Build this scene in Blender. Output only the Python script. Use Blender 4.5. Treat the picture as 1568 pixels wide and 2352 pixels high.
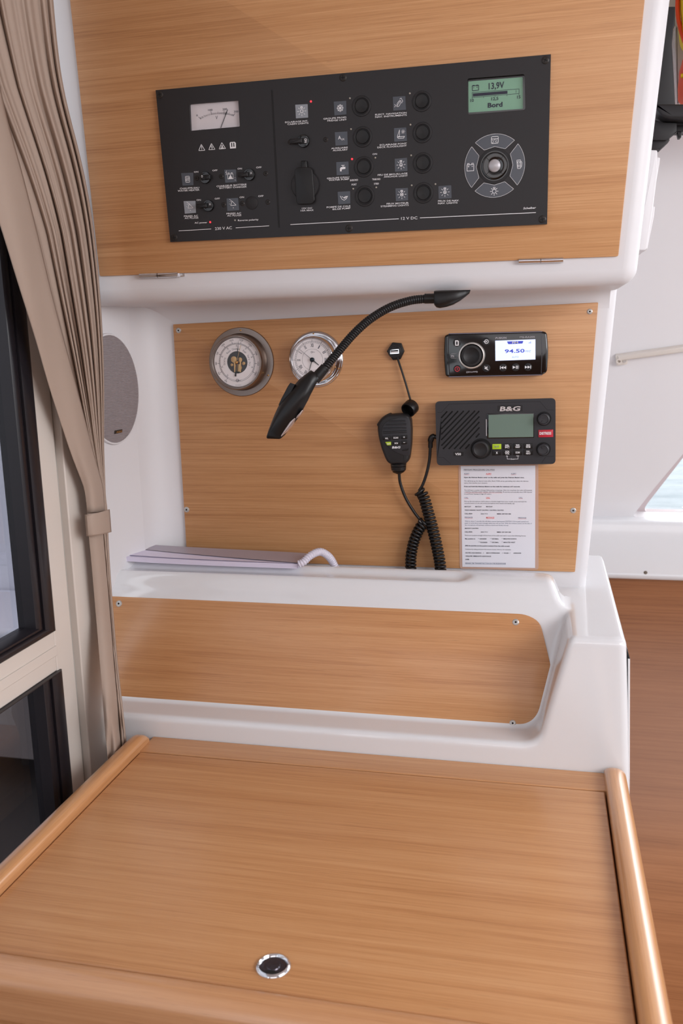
import bpy, math, random
import numpy as np
from mathutils import Vector, Matrix
random.seed(7)
sc = bpy.context.scene
for o in list(bpy.data.objects): bpy.data.objects.remove(o)

# ------------------------------------------------------------------ camera
CX, CY, FPX = 784.0, 1176.0, 2000.0          # photograph 1568 x 2352
PITCH, YAW, ROLL, LEAN = -0.1911, 0.2287, -0.026, 0.0783
ZC = 1.396                                   # eye height over the floor
def _rz(a): return np.array([[math.cos(a), -math.sin(a), 0], [math.sin(a), math.cos(a), 0], [0, 0, 1.]])
def _rx(a): return np.array([[1., 0, 0], [0, math.cos(a), -math.sin(a)], [0, math.sin(a), math.cos(a)]])
RC = _rz(YAW) @ _rx(PITCH) @ np.array([[1., 0, 0], [0, 0, -1], [0, 1, 0]]) @ _rz(ROLL)
EYE = np.array([0, 0, ZC])
cam = bpy.data.objects.new('camera', bpy.data.cameras.new('camera')); sc.collection.objects.link(cam)
m4 = np.eye(4); m4[:3, :3] = RC; m4[:3, 3] = EYE
cam.matrix_world = Matrix(m4.tolist())
cam.data.sensor_fit = 'HORIZONTAL'; cam.data.sensor_width = 24; cam.data.lens = 24 * FPX / 1568
cam.data.clip_start = 0.05; cam.data.clip_end = 300
cam.data.dof.use_dof = True; cam.data.dof.focus_distance = 1.42; cam.data.dof.aperture_fstop = 7.0
sc.camera = cam
# ------------------------------------------------------------------ view, world, lights
sc.view_settings.view_transform = 'Standard'; sc.view_settings.look = 'None'
sc.view_settings.gamma = 1; sc.view_settings.use_curve_mapping = False
sc.view_settings.exposure = 0.13
w = bpy.data.worlds.new('sky'); sc.world = w; w.use_nodes = True
bg = w.node_tree.nodes['Background']; bg.inputs[0].default_value = (0.90, 0.94, 1.0, 1); bg.inputs[1].default_value = 2.0
def area(name, loc, target, sx, sy, power, col=(1, 1, 1)):
    d = bpy.data.lights.new(name, 'AREA'); d.shape = 'RECTANGLE'; d.size = sx; d.size_y = sy; d.energy = power; d.color = col
    o = bpy.data.objects.new(name, d); sc.collection.objects.link(o); o.location = loc
    o.rotation_euler = (Vector(target) - Vector(loc)).to_track_quat('-Z', 'Y').to_euler(); return o
area('daylight_saloon_windows', (1.45, 0.25, 1.75), (-0.1, 1.3, 1.1), 1.2, 0.7, 21, (1, 0.985, 1))
area('soft_fill_aft', (0.5, -1.6, 1.7), (-0.2, 1.4, 1.2), 1.8, 0.9, 9, (0.98, 0.97, 1))  # unseen soft fill added behind the camera; the aft wall has no opening
area('daylight_windscreen', (1.6, 2.75, 2.0), (0.5, 0.9, 0.9), 2.4, 0.9, 60, (1, 0.99, 1))

# ------------------------------------------------------------------ helpers: pixels -> points on real planes
class Frame:
    def __init__(s, O, U, V):
        s.O = np.array(O, float); s.U = np.array(U, float); s.V = np.array(V, float); s.N = np.cross(s.U, s.V)
    def at(s, px, py, h=0.0):
        d = RC @ np.array([px - CX, -(py - CY), -FPX]); o = s.O + s.N * h
        t = ((o - EYE) @ s.N) / (d @ s.N); p = EYE + d * t - s.O
        return float(p @ s.U), float(p @ s.V)
    def w(s, u, v, h=0.0): return s.O + s.U * u + s.V * v + s.N * h
def hit(px, py, axis, val):                   # point on an axis plane
    d = RC @ np.array([px - CX, -(py - CY), -FPX]); return EYE + d * ((val - EYE[axis]) / d[axis])
YW, YD, YF = 1.52, 1.36, 1.251
SX = -0.716
MID = Frame((0, YW, ZC), (1, 0, 0), (0, 0, 1))
sL, cL = math.sin(LEAN), math.cos(LEAN)
_b = hit(800, 618, 1, YD)
UPF = Frame((0, YD, _b[2]), (1, 0, 0), (0, -sL, cL))
SIDE = Frame((SX, 1.3, ZC), (0, 1, 0), (0, 0, 1))

def lin(c):
    c = [x / 255 for x in c]; return tuple(x / 12.92 if x <= .04045 else ((x + .055) / 1.055) ** 2.4 for x in c) + (1,)
MATS = {}
def mat(name, col=(128, 128, 128), rough=.5, metal=0., spec=.5, coat=0., trans=0., alpha=1., emit=None, es=1., bump=None, ior=1.45):
    m = bpy.data.materials.new(name); m.use_nodes = True; nt = m.node_tree; b = nt.nodes['Principled BSDF']
    b.inputs['Base Color'].default_value = lin(col); b.inputs['Roughness'].default_value = rough
    b.inputs['Metallic'].default_value = metal; b.inputs['Specular IOR Level'].default_value = spec
    b.inputs['Coat Weight'].default_value = coat; b.inputs['Coat Roughness'].default_value = .06
    b.inputs['Transmission Weight'].default_value = trans; b.inputs['Alpha'].default_value = alpha; b.inputs['IOR'].default_value = ior
    if emit: b.inputs['Emission Color'].default_value = lin(emit); b.inputs['Emission Strength'].default_value = es
    tc = nt.nodes.new('ShaderNodeTexCoord'); n = nt.nodes.new('ShaderNodeTexNoise'); mp = nt.nodes.new('ShaderNodeMapping')
    nt.links.new(tc.outputs['Object'], mp.inputs[0]); nt.links.new(mp.outputs[0], n.inputs[0])
    if bump:
        sc3, st, dist = bump; mp.inputs['Scale'].default_value = sc3; n.inputs['Scale'].default_value = 1; n.inputs['Detail'].default_value = 4
        bp = nt.nodes.new('ShaderNodeBump'); bp.inputs['Strength'].default_value = st; bp.inputs['Distance'].default_value = dist
        nt.links.new(n.outputs[0], bp.inputs['Height']); nt.links.new(bp.outputs[0], b.inputs['Normal'])
    else:                                     # faint uneven gloss
        n.inputs['Scale'].default_value = 9; mr = nt.nodes.new('ShaderNodeMapRange')
        mr.inputs['To Min'].default_value = rough * .9; mr.inputs['To Max'].default_value = rough * 1.12
        nt.links.new(n.outputs[0], mr.inputs[0]); nt.links.new(mr.outputs[0], b.inputs['Roughness'])
    MATS[name] = m; return m
def wood(name, c1, c2, c3, axis=0, rough=.32, coat=.15, off=0., crough=.14):
    m = bpy.data.materials.new(name); m.use_nodes = True; nt = m.node_tree; b = nt.nodes['Principled BSDF']; L = nt.links.new
    tc = nt.nodes.new('ShaderNodeTexCoord')
    def nz(sl, sa, det, ro=.6):
        mp = nt.nodes.new('ShaderNodeMapping'); s = [sa, sa, sa]; s[axis] = sl; mp.inputs['Scale'].default_value = s
        mp.inputs['Location'].default_value = (off, off * 1.7, off * .6)
        n = nt.nodes.new('ShaderNodeTexNoise'); n.inputs['Scale'].default_value = 1; n.inputs['Detail'].default_value = det; n.inputs['Roughness'].default_value = ro
        n.inputs['Distortion'].default_value = .15
        L(tc.outputs['Object'], mp.inputs[0]); L(mp.outputs[0], n.inputs[0]); return n.outputs[0]
    a = nz(1.6, 90, 5, .68); f = nz(6, 520, 4, .75); g = nz(.7, 16, 2); p = nz(26, 1000, 2)
    def mix(x, y, k):
        q = nt.nodes.new('ShaderNodeMath'); q.operation = 'MULTIPLY_ADD'; q.inputs[1].default_value = k; L(x, q.inputs[0]); L(y, q.inputs[2]); return q.outputs[0]
    zero = nt.nodes.new('ShaderNodeValue'); zero.outputs[0].default_value = 0
    v = mix(a, mix(f, mix(g, zero.outputs[0], .20), .42), .38)
    cr = nt.nodes.new('ShaderNodeValToRGB'); e = cr.color_ramp.elements
    e[0].position = .30; e[0].color = lin(c1); e[1].position = .66; e[1].color = lin(c3); k = e.new(.48); k.color = lin(c2)
    L(v, cr.inputs[0])
    dk = nt.nodes.new('ShaderNodeMapRange'); dk.inputs['From Min'].default_value = .64; dk.inputs['From Max'].default_value = .78
    dk.inputs['To Min'].default_value = 1; dk.inputs['To Max'].default_value = .72; L(p, dk.inputs[0])
    mx = nt.nodes.new('ShaderNodeVectorMath'); mx.operation = 'SCALE'; L(cr.outputs[0], mx.inputs[0]); L(dk.outputs[0], mx.inputs['Scale'])
    L(mx.outputs[0], b.inputs['Base Color'])
    b.inputs['Roughness'].default_value = rough; b.inputs['Coat Weight'].default_value = coat; b.inputs['Coat Roughness'].default_value = crough
    bp = nt.nodes.new('ShaderNodeBump'); bp.inputs['Strength'].default_value = .12; bp.inputs['Distance'].default_value = .0004
    L(f, bp.inputs['Height']); L(bp.outputs[0], b.inputs['Normal'])
    MATS[name] = m; return m
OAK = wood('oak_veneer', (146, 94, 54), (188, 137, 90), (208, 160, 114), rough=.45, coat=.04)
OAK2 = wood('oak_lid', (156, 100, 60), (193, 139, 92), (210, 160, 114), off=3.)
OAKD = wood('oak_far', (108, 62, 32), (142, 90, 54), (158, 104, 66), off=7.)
RAILW = wood('solid_oak_rail', (166, 112, 68), (200, 146, 98), (216, 164, 116), axis=1, rough=.28, coat=.8, off=5., crough=.26)
NOSEW = wood('solid_oak_nosing', (162, 108, 66), (194, 140, 96), (208, 156, 112), axis=0, rough=.28, coat=.9, off=9., crough=.24)
GEL = mat('white_gelcoat', (225, 226, 229), .13, coat=.6)
GELM = mat('matt_white_gelcoat', (219, 218, 221), .42)
CEIL = mat('headlining', (226, 224, 226), .6)
ALU = mat('cream_painted_frame', (214, 206, 198), .4)
ALUG = mat('frame_channel', (178, 174, 168), .45)
RUB = mat('black_rubber_gasket', (30, 27, 32), .35)
BLKP = mat('black_anodised_plate', (33, 31, 33), .42, bump=((700, 700, 700), .05, .0003))
BLK = mat('black_plastic', (17, 16, 17), .38)
BLKM = mat('soft_black_plastic', (29, 28, 30), .5)
BLKG = mat('gloss_black', (12, 12, 13), .12, coat=.5)
PIT = mat('dark_gap', (8, 8, 8), .7)
CHAR = mat('charcoal_housing', (44, 44, 48), .42)
PRINT = mat('white_print', (232, 232, 235), .6)
PRDK = mat('dark_print', (45, 45, 60), .6)
INK = mat('black_ink', (70, 70, 82), .7)
INKB = mat('slate_ink', (90, 105, 130), .7)
INKR = mat('red_ink', (235, 95, 90), .7)
STK = mat('smoked_label', (72, 76, 84), .22)
STKH = mat('shiny_label', (140, 145, 152), .18)
CHR = mat('chrome', (215, 215, 218), .07, metal=1.)
STEEL = mat('brushed_steel', (150, 140, 134), .32, metal=1., bump=((30, 30, 900), .08, .0003))
SCRW = mat('stainless_screw', (186, 182, 178), .35, metal=.45)
SCRB = mat('black_screw', (48, 44, 42), .4, metal=.4)
BRASS = mat('brass', (205, 165, 110), .28, metal=1.)
DIALW = mat('white_dial', (242, 237, 239), .5)
REDL = mat('red_lamp', (255, 40, 50), .3, emit=(255, 40, 50), es=3.)
LEDD = mat('clear_lamp', (165, 160, 150), .25)
LCDG = mat('green_screen', (112, 148, 126), .3, emit=(110, 150, 125), es=.15)
LCDV = mat('grey_green_screen', (112, 132, 122), .12)
LCDB = mat('blue_white_screen', (200, 212, 245), .3, emit=(196, 210, 250), es=.75)
BLUE = mat('screen_blue', (70, 80, 190), .4, emit=(60, 70, 190), es=.3)
BLUEL = mat('screen_pale_blue', (150, 160, 215), .4, emit=(150, 160, 215), es=.3)
GRN = mat('lime_key', (175, 205, 40), .4)
RED = mat('distress_red', (190, 45, 60), .35)
PAPER = mat('paper', (226, 226, 234), .6)
POUCH = mat('laminate_pouch', (225, 190, 172), .15, alpha=.55)
FAB = mat('curtain_cloth', (172, 154, 141), .8, bump=((900, 900, 900), .15, .0004))
SILV = mat('silver_button', (178, 176, 180), .35, metal=.3)
YEL = mat('yellow_fabric', (225, 190, 20), .55, bump=((60, 60, 60), .3, .002))
ORG = mat('orange_fabric', (225, 70, 10), .5, bump=((60, 60, 60), .3, .002))
BAG = mat('clear_film', (225, 222, 222), .15, alpha=.5, bump=((45, 45, 45), .6, .01))
SPK = mat('speaker_mesh', (150, 142, 144), .5)
LENS = mat('lamp_lens', (190, 175, 170), .12, metal=.6)
LCOV = mat('booklet_pages', (222, 216, 236), .55)
COVR = mat('booklet_cover', (168, 160, 172), .35)
COMB = mat('white_comb', (212, 208, 222), .35)

def thinglass(name, tint=(255, 255, 255), rough=.02, refl=1.):   # a thin pane: clear or tinted, with fresnel reflection
    m = bpy.data.materials.new(name); m.use_nodes = True; nt = m.node_tree; nt.nodes.clear(); L = nt.links.new
    out = nt.nodes.new('ShaderNodeOutputMaterial'); mx = nt.nodes.new('ShaderNodeMixShader'); tr = nt.nodes.new('ShaderNodeBsdfTransparent'); gl = nt.nodes.new('ShaderNodeBsdfGlossy')
    tr.inputs[0].default_value = lin(tint); gl.inputs['Roughness'].default_value = rough
    lw_ = nt.nodes.new('ShaderNodeLayerWeight'); lw_.inputs[0].default_value = .5; p5 = nt.nodes.new('ShaderNodeMath'); p5.operation = 'POWER'; p5.inputs[1].default_value = 4.
    k = nt.nodes.new('ShaderNodeMath'); k.operation = 'MULTIPLY_ADD'; k.inputs[1].default_value = .9 * refl; k.inputs[2].default_value = .04 * refl
    L(lw_.outputs['Facing'], p5.inputs[0]); L(p5.outputs[0], k.inputs[0]); L(k.outputs[0], mx.inputs[0]); L(tr.outputs[0], mx.inputs[1]); L(gl.outputs[0], mx.inputs[2]); L(mx.outputs[0], out.inputs[0]); return m
# ------------------------------------------------------------------ mesh builder
_txt = {}
def textmesh(s, bold=0.):
    k = (s, bold)
    if k not in _txt:
        c = bpy.data.curves.new('t', 'FONT'); c.body = s; c.size = 1; c.resolution_u = 2; c.offset = bold
        o = bpy.data.objects.new('t', c); sc.collection.objects.link(o)
        me = bpy.data.meshes.new_from_object(o)
        V = np.array([v.co[:2] for v in me.vertices]) if len(me.vertices) else np.zeros((1, 2))
        F = [tuple(p.vertices) for p in me.polygons]
        bpy.data.objects.remove(o); bpy.data.curves.remove(c); bpy.data.meshes.remove(me); _txt[k] = (V, F)
    return _txt[k]
def rpoly(P, r, n=4):                          # polygon with rounded corners
    out = []; N = len(P)
    for i in range(N):
        a, b, c = [np.array(P[(i + k) % N][:2], float) for k in (-1, 0, 1)]
        ra = r[i] if isinstance(r, (list, tuple)) else r
        d1, d2 = a - b, c - b; l1, l2 = np.linalg.norm(d1), np.linalg.norm(d2)
        q = min(ra, l1 * .48, l2 * .48)
        if q <= 0: out.append(tuple(b)); continue
        p0, p1 = b + d1 / l1 * q, b + d2 / l2 * q
        for k in range(n + 1):
            t = k / n; p = (1 - t) ** 2 * p0 + 2 * t * (1 - t) * b + t * t * p1; out.append(tuple(p))
    return out
def circ(c, r, n=32, ry=None): return [(c[0] + r * math.cos(2 * math.pi * i / n), c[1] + (ry or r) * math.sin(2 * math.pi * i / n)) for i in range(n)]
def area2(P): return sum(P[i - 1][0] * P[i][1] - P[i][0] * P[i - 1][1] for i in range(len(P))) / 2
def inset(P, d):
    N = len(P); out = []
    for i in range(N):
        a, b, c = [np.array(P[(i + k) % N], float) for k in (-1, 0, 1)]
        e1, e2 = b - a, c - b; e1 /= max(1e-9, np.linalg.norm(e1)); e2 /= max(1e-9, np.linalg.norm(e2))
        n1, n2 = np.array([-e1[1], e1[0]]), np.array([-e2[1], e2[0]]); m = n1 + n2; l = max(.4, m @ m / 2)
        out.append(tuple(b + m / l * d / 1.0 if True else b))
    return out
class M:
    def __init__(s): s.v = []; s.f = []
    def add(s, V, F):
        b = len(s.v); s.v += [tuple(map(float, p)) for p in V]; s.f += [tuple(i + b for i in f) for f in F]; return s
    def prism(s, P, h0, h1, bev=0., seg=3):
        P = [tuple(p[:2]) for p in P]
        if area2(P) < 0: P = P[::-1]
        n = len(P); rings = [(P, h0)]
        if bev > 0:
            for k in range(seg + 1):
                a = math.pi / 2 * k / seg; rings.append((inset(P, bev * (1 - math.cos(a))), h1 - bev + bev * math.sin(a)))
        else: rings.append((P, h1))
        V = []; F = []
        for Q, h in rings: V += [(x, y, h) for x, y in Q]
        for k in range(len(rings) - 1):
            for i in range(n): j = (i + 1) % n; F.append((k * n + i, k * n + j, (k + 1) * n + j, (k + 1) * n + i))
        F.append(tuple(range(n))[::-1]); F.append(tuple(range(len(V) - n, len(V)))); return s.add(V, F)
    def plate(s, outer, holes, h0, h1, bev=0.):
        c = bpy.data.curves.new('p', 'CURVE'); c.dimensions = '2D'; c.fill_mode = 'BOTH'; c.extrude = (h1 - h0) / 2 - bev
        if bev: c.bevel_depth = bev; c.bevel_resolution = 1; c.offset = -bev
        for P in [outer] + holes:
            sp = c.splines.new('POLY'); sp.points.add(len(P) - 1); sp.use_cyclic_u = True
            for i, p in enumerate(P): sp.points[i].co = (p[0], p[1], 0, 1)
        o = bpy.data.objects.new('p', c); sc.collection.objects.link(o); me = bpy.data.meshes.new_from_object(o)
        zc = (h0 + h1) / 2; s.add([(v.co[0], v.co[1], v.co[2] + zc) for v in me.vertices], [tuple(p.vertices) for p in me.polygons])
        bpy.data.objects.remove(o); bpy.data.curves.remove(c); bpy.data.meshes.remove(me); return s
    def lathe(s, c, prof, n=48, caps=True):
        V = []; F = []; m = len(prof)
        for i in range(n):
            a = 2 * math.pi * i / n
            for r, h in prof: V.append((c[0] + r * math.cos(a), c[1] + r * math.sin(a), h))
        for i in range(n):
            j = (i + 1) % n
            for k in range(m - 1): F.append((i * m + k, j * m + k, j * m + k + 1, i * m + k + 1))
        if caps and prof[0][0] > 1e-6: F.append(tuple(i * m for i in range(n))[::-1])
        if caps and prof[-1][0] > 1e-6: F.append(tuple(i * m + m - 1 for i in range(n)))
        return s.add(V, F)
    def disc(s, c, r, h0, h1, bev=0., n=32): return s.prism(circ(c, r, n), h0, h1, bev)
    def ring(s, c, r0, r1, h0, h1, n=40):
        return s.lathe(c, [(r0, h0), (r0, h1), (r1, h1), (r1, h0), (r0, h0)], n, caps=False)
    def line(s, pts, w, h0, h1, close=False):
        P = [np.array(p[:2], float) for p in pts]
        if close: P.append(P[0])
        for a, b in zip(P[:-1], P[1:]):
            d = b - a; l = np.linalg.norm(d)
            if l < 1e-9: continue
            d = d / l; n = np.array([-d[1], d[0]]) * w / 2; e = d * w * .35
            s.prism([a - e - n, b + e - n, b + e + n, a - e + n], h0, h1)
        return s
    def tube(s, pts, r, n=10, cap=True):
        P = [np.array(p, float) for p in pts]; m = len(P); V = []; F = []
        up = np.array([0.13, .21, .97]); T0 = P[1] - P[0]; T0 /= np.linalg.norm(T0); A = np.cross(T0, up); A /= np.linalg.norm(A)
        for i, p in enumerate(P):
            T = P[min(i + 1, m - 1)] - P[max(i - 1, 0)]; T /= max(1e-12, np.linalg.norm(T)); A = A - T * (A @ T); A /= np.linalg.norm(A); B = np.cross(T, A)
            rr = r[i] if hasattr(r, '__len__') else r
            for k in range(n): a = 2 * math.pi * k / n; V.append(p + (A * math.cos(a) + B * math.sin(a)) * rr)
        for i in range(m - 1):
            for k in range(n): l = (k + 1) % n; F.append((i * n + k, i * n + l, (i + 1) * n + l, (i + 1) * n + k))
        if cap: F.append(tuple(range(n))[::-1]); F.append(tuple(range((m - 1) * n, m * n)))
        return s.add(V, F)
    def box(s, a, b):
        x0, y0, z0 = a; x1, y1, z1 = b
        return s.add([(x0, y0, z0), (x1, y0, z0), (x1, y1, z0), (x0, y1, z0), (x0, y0, z1), (x1, y0, z1), (x1, y1, z1), (x0, y1, z1)],
                     [(0, 3, 2, 1), (4, 5, 6, 7), (0, 1, 5, 4), (1, 2, 6, 5), (2, 3, 7, 6), (3, 0, 4, 7)])
    def grid(s, G, closeu=False):              # G[i][j] -> point
        m, n = len(G), len(G[0]); V = [p for r in G for p in r]; F = []
        for i in range(m - 1):
            for j in range(n - (0 if closeu else 1)): k = (j + 1) % n; F.append((i * n + j, i * n + k, (i + 1) * n + k, (i + 1) * n + j))
        return s.add(V, F)
    def text(s, t, p0, p1, cap, h, bold=0., ital=0.):   # p0,p1 local baseline ends, cap local cap height
        V, F = textmesh(t, bold); x0, x1 = V[:, 0].min(), V[:, 0].max(); H = .72
        p0 = np.array(p0[:2]); p1 = np.array(p1[:2]); d = p1 - p0; W = np.linalg.norm(d); d = d / W; n = np.array([-d[1], d[0]])
        sx = W / max(1e-6, x1 - x0); sy = cap / H
        Q = [p0 + d * ((x - x0) * sx + ital * y * sy) + n * y * sy for x, y in V]
        return s.add([(q[0], q[1], h) for q in Q], F)
    def obj(s, name, m, parent=None, smooth=None, bevel=None, loc=None):
        me = bpy.data.meshes.new(name); me.from_pydata(s.v, [], s.f); me.update()
        o = bpy.data.objects.new(name, me); sc.collection.objects.link(o); me.materials.append(m)
        if parent is not None: o.parent = parent
        if loc is not None: o.location = loc
        if smooth is None: smooth = 35
        if smooth:
            me.polygons.foreach_set('use_smooth', [True] * len(me.polygons)); me.set_sharp_from_angle(angle=math.radians(smooth))
        if bevel:
            b = o.modifiers.new('bevel', 'BEVEL'); b.width = bevel[0]; b.segments = bevel[1]; b.limit_method = 'ANGLE'; b.angle_limit = math.radians(30)
        return o
def clean(o, d=1e-5):
    import bmesh
    bm = bmesh.new(); bm.from_mesh(o.data); bmesh.ops.remove_doubles(bm, verts=bm.verts, dist=d); bmesh.ops.recalc_face_normals(bm, faces=bm.faces); bm.to_mesh(o.data); bm.free(); return o
def empty(name, loc): 
    o = bpy.data.objects.new(name, None); o.empty_display_size = .03; sc.collection.objects.link(o); o.location = loc; return o
def tag(o, label=None, cat=None, group=None, kind=None):
    for k, v in (('label', label), ('category', cat), ('group', group), ('kind', kind)):
        if v: o[k] = v
    return o
class T:                                       # a thing mounted on a frame; local axes = frame axes
    def __init__(s, name, F, px, py, h, label, cat, group=None):
        s.F = F; s.h = h; s.u0, s.v0 = F.at(px, py, h)
        s.o = empty(name, F.w(s.u0, s.v0, h))
        mm = np.eye(4); mm[:3, 0] = F.U; mm[:3, 1] = F.V; mm[:3, 2] = F.N; mm[:3, 3] = F.w(s.u0, s.v0, h); s.o.matrix_world = Matrix(mm.tolist())
        tag(s.o, label, cat, group)
    def L(s, px, py, h=0.): u, v = s.F.at(px, py, s.h + h); return u - s.u0, v - s.v0
    def P(s, pts, h=0.): return [s.L(x, y, h) for x, y in pts]
    def r(s, px, py, rp, h=0.): a = s.L(px, py - rp, h); b = s.L(px, py + rp, h); return math.dist(a, b) / 2
    def txt(s, m, t, x0, y0, x1, y1, cap, h, bold=0., ital=0.):
        m.text(t, s.L(x0, y0, h), s.L(x1, y1, h), s.r(x0, y0, cap / 2, h) * 2, h + .0003, bold, ital); return m
def K(x0, y0, s): return lambda X, Y: (x0 + X / s, y0 + Y / s)
def cross_screw(t, px, py, rp, h, m, parent, name='screw', hexa=False):
    c = t.L(px, py, h); r = t.r(px, py, rp, h); q = M(); q.lathe(c, [(r, h - .0005), (r, h + .0004), (r * .8, h + .0011), (r * .55, h + .0012), (.0, h + .0012)], 20)
    o = q.obj(name, m, parent)
    a = random.random() * 3; q = M()
    if hexa: q.disc(c, r * .33, h + .0006, h + .0014, n=6)
    else:
        for k in (0, 1):
            d = np.array([math.cos(a + k * math.pi / 2), math.sin(a + k * math.pi / 2)]) * r * .5
            q.line([np.array(c) - d, np.array(c) + d], r * .24, h + .0006, h + .0015)
    q.obj('drive_recess', PIT, o)
    return o
# ================================================================== SETTING
# floor, ceiling, far walls
SOLE = wood('cabin_sole', (120, 80, 50), (150, 104, 66), (168, 120, 80), axis=1)
o = M().box((SX - .06, -2.4, -.05), (.16, 3.4, 0)).box((1.1, -2.4, -.05), (3.0, 3.4, 0)).box((.16, -2.4, -.05), (1.1, .3, 0)).obj('floor', SOLE, smooth=0); tag(o, kind='structure')
o = M().box((.1, .2, -1.2), (1.2, 2.4, -1.15)).obj('floor_stairwell', SOLE, smooth=0); tag(o, kind='structure')
o = M().box((-0.8, -2.4, 2.06), (3.0, 3.0, 2.12)).obj('ceiling', CEIL, smooth=0); tag(o, kind='structure')
# back wall board that carries the instruments, with the soft inside corner on its left
TRc = hit(1418, 665, 1, YW); BRc = hit(1345, 1350, 1, YW)
rx = lambda z: BRc[0] + (TRc[0] - BRc[0]) * (z - BRc[2]) / (TRc[2] - BRc[2])
FZ = 1.396 - .4285
SXB = -.712; SXF = -.80                        # the side wall flares outwards towards the door
G = []
for z in np.linspace(FZ - .01, ZC + .13, 12):
    r = rx(z); row = []
    for k in range(9):
        a = math.pi / 2 * k / 8; row.append((SXB + .05 - .058 * math.cos(a) * (1 - .12 * math.sin(a)), YW - .055 + .055 * math.sin(a), z))
    for k in range(1, 7): row.append((SXB + .05 + (r - .014 - SXB - .05) * k / 6, YW, z))
    for k in range(1, 9): a = math.pi / 2 * k / 8; row.append((r - .014 + .014 * math.sin(a), YW + .014 - .014 * math.cos(a), z))
    row += [(r + .004, YW + .24, z), (SXB - .02, YW + .24, z)]
    G.append(row)
m = M().grid(G, closeu=True)
o = m.obj('wall_back', GELM, smooth=40); tag(o, kind='structure')
DY0 = 1.262                                    # where the door frame starts
o = M().prism([(SX - .12, DY0 + .001), (SXF, DY0 + .001), (SXB - .008, YW - .055), (SXB - .008, YW), (SX - .12, YW)], FZ - .3, 2.059).obj('wall_left', GELM, smooth=0); tag(o, kind='structure')

# the rest of the saloon behind and to the right of the photographer
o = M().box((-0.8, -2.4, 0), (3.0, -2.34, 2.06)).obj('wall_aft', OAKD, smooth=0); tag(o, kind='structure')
o = M().box((2.9, -2.34, 0), (2.96, 2.1, 1.0)).box((2.9, -2.34, 1.75), (2.96, 2.1, 2.06)).box((2.9, -2.34, 1.0), (2.96, -1.9, 1.75)).obj('wall_right', GELM, smooth=0); tag(o, kind='structure')
# ------------------------------------------------ glazed sliding door (left), in the plane X = SX
SD = lambda px, py: SIDE.at(px, py)            # -> (y - 1.3, z - ZC)
def yz(px, py): u, v = SD(px, py); return 1.3 + u, ZC + v
dr = empty('door_1', (SX, .6, 0)); tag(dr, kind='structure')
def dbox(name, x0, y0, z0, x1, y1, z1, m_, par=dr, bev=(.002, 2), label=None):
    b = par.matrix_world.translation if par is dr else Vector((0, 0, 0))
    o = M().box((x0 - SX, y0 - .6, z0), (x1 - SX, y1 - .6, z1)).obj(name, m_, par, bevel=bev, smooth=30)
    if label: o['label'] = label
    return o
yo = lambda px, py: yz(px, py)[0]
gj1 = (yo(171, 1400) + yo(205, 1785)) / 2; gj0 = (yo(158, 1400) + yo(196, 1790)) / 2
gu = (yo(124, 1400) + yo(74, 961)) / 2; gui = (yo(83, 1400) + yo(36, 961)) / 2
gl = (yo(139, 1560) + yo(165, 1823)) / 2; gli = (yo(98, 1560) + yo(130, 1850)) / 2
zu = (yz(126, 1447)[1] + yz(0, 1522)[1]) / 2; zui = (yz(83, 1445)[1] + yz(0, 1494)[1]) / 2
zl = (yz(137, 1538)[1] + yz(0, 1629)[1]) / 2
print('DOOR', gj1, gj0, gu, gui, gl, gli, zu, zui, zl)
ZT = 2.0; Y0 = -0.55
dbox('jamb', SX - .05, gj1, 0, SX + .004, DY0, ZT, ALU)
dbox('frame_channel', SX - .05, gj0, 0, SX - .008, gj1, ZT, ALUG, bev=None)
dbox('stile', SX - .045, gu, 0, SX, gj0, ZT, ALU)
dbox('transom', SX - .045, Y0, zl, SX - .0005, gu, zu, ALU)
dbox('bottom_rail', SX - .045, Y0, 0.02, SX - .0005, gu, .14, ALU)
dbox('top_rail', SX - .045, Y0, 1.9, SX - .0005, gu, ZT, ALU)
dbox('stile', SX - .045, Y0 - .08, 0, SX, Y0, ZT, ALU)
c0 = yz(0, 1589)[1]; zt1 = (yz(129, 1482)[1]); zt0 = yz(129.5, 1505)[1]
dbox('cover_strip', SX - .004, Y0, zt0, SX + .0015, yo(129, 1490), zt1, ALU, bev=(.0008, 2))
def gasket(name, y0, y1, z0, z1, wy, wz0, wz1, wz=None):
    # rounded rubber frame: outer roll and a thinner inner lip around the pane
    o_ = [(y0, z0), (y1, z0), (y1, z1), (y0, z1)]
    for (a, b, hh, f, nm, rr) in ((0., .62, .006, 0, 'gasket', .0024), (.62, 1., .0015, 0, 'gasket_lip', .0006)):
        def rect(t): return (y0 + wy * t, y1 - wy * t, z0 + wz0 * t, z1 - wz1 * t)
        A, B = rect(a), rect(b); mm_ = M()
        for (p, q) in ((0, 0), ):
            V = []; 
            for (R_, x) in ((A, SX - .03), (A, SX + hh - .003), (tuple(np.array(A) * .75 + np.array(B) * .25), SX + hh), (tuple(np.array(A) * .25 + np.array(B) * .75), SX + hh), (B, SX + hh - .003), (B, SX - .03)):
                V.append([(x - SX, R_[0] - .6, R_[2]), (x - SX, R_[1] - .6, R_[2]), (x - SX, R_[1] - .6, R_[3]), (x - SX, R_[0] - .6, R_[3])])
            mm_.grid(V, closeu=True)
        o = mm_.obj(nm, RUB, dr, smooth=50)
gasket('upper', Y0, gu, zu, 1.9, gu - gui, zui - zu, .03)
gasket('lower', Y0, gl, .14, zl, gl - gli, .03, .004)
GLASS = thinglass('tinted_glass', (214, 214, 216))
dbox('glass_pane', SX - .026, Y0 + .02, zui - .005, SX - .02, gui + .005, 1.88, GLASS, bev=None)
dbox('glass_pane', SX - .026, Y0 + .02, .15, SX - .02, gli + .005, zl - .002, GLASS, bev=None)
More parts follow.
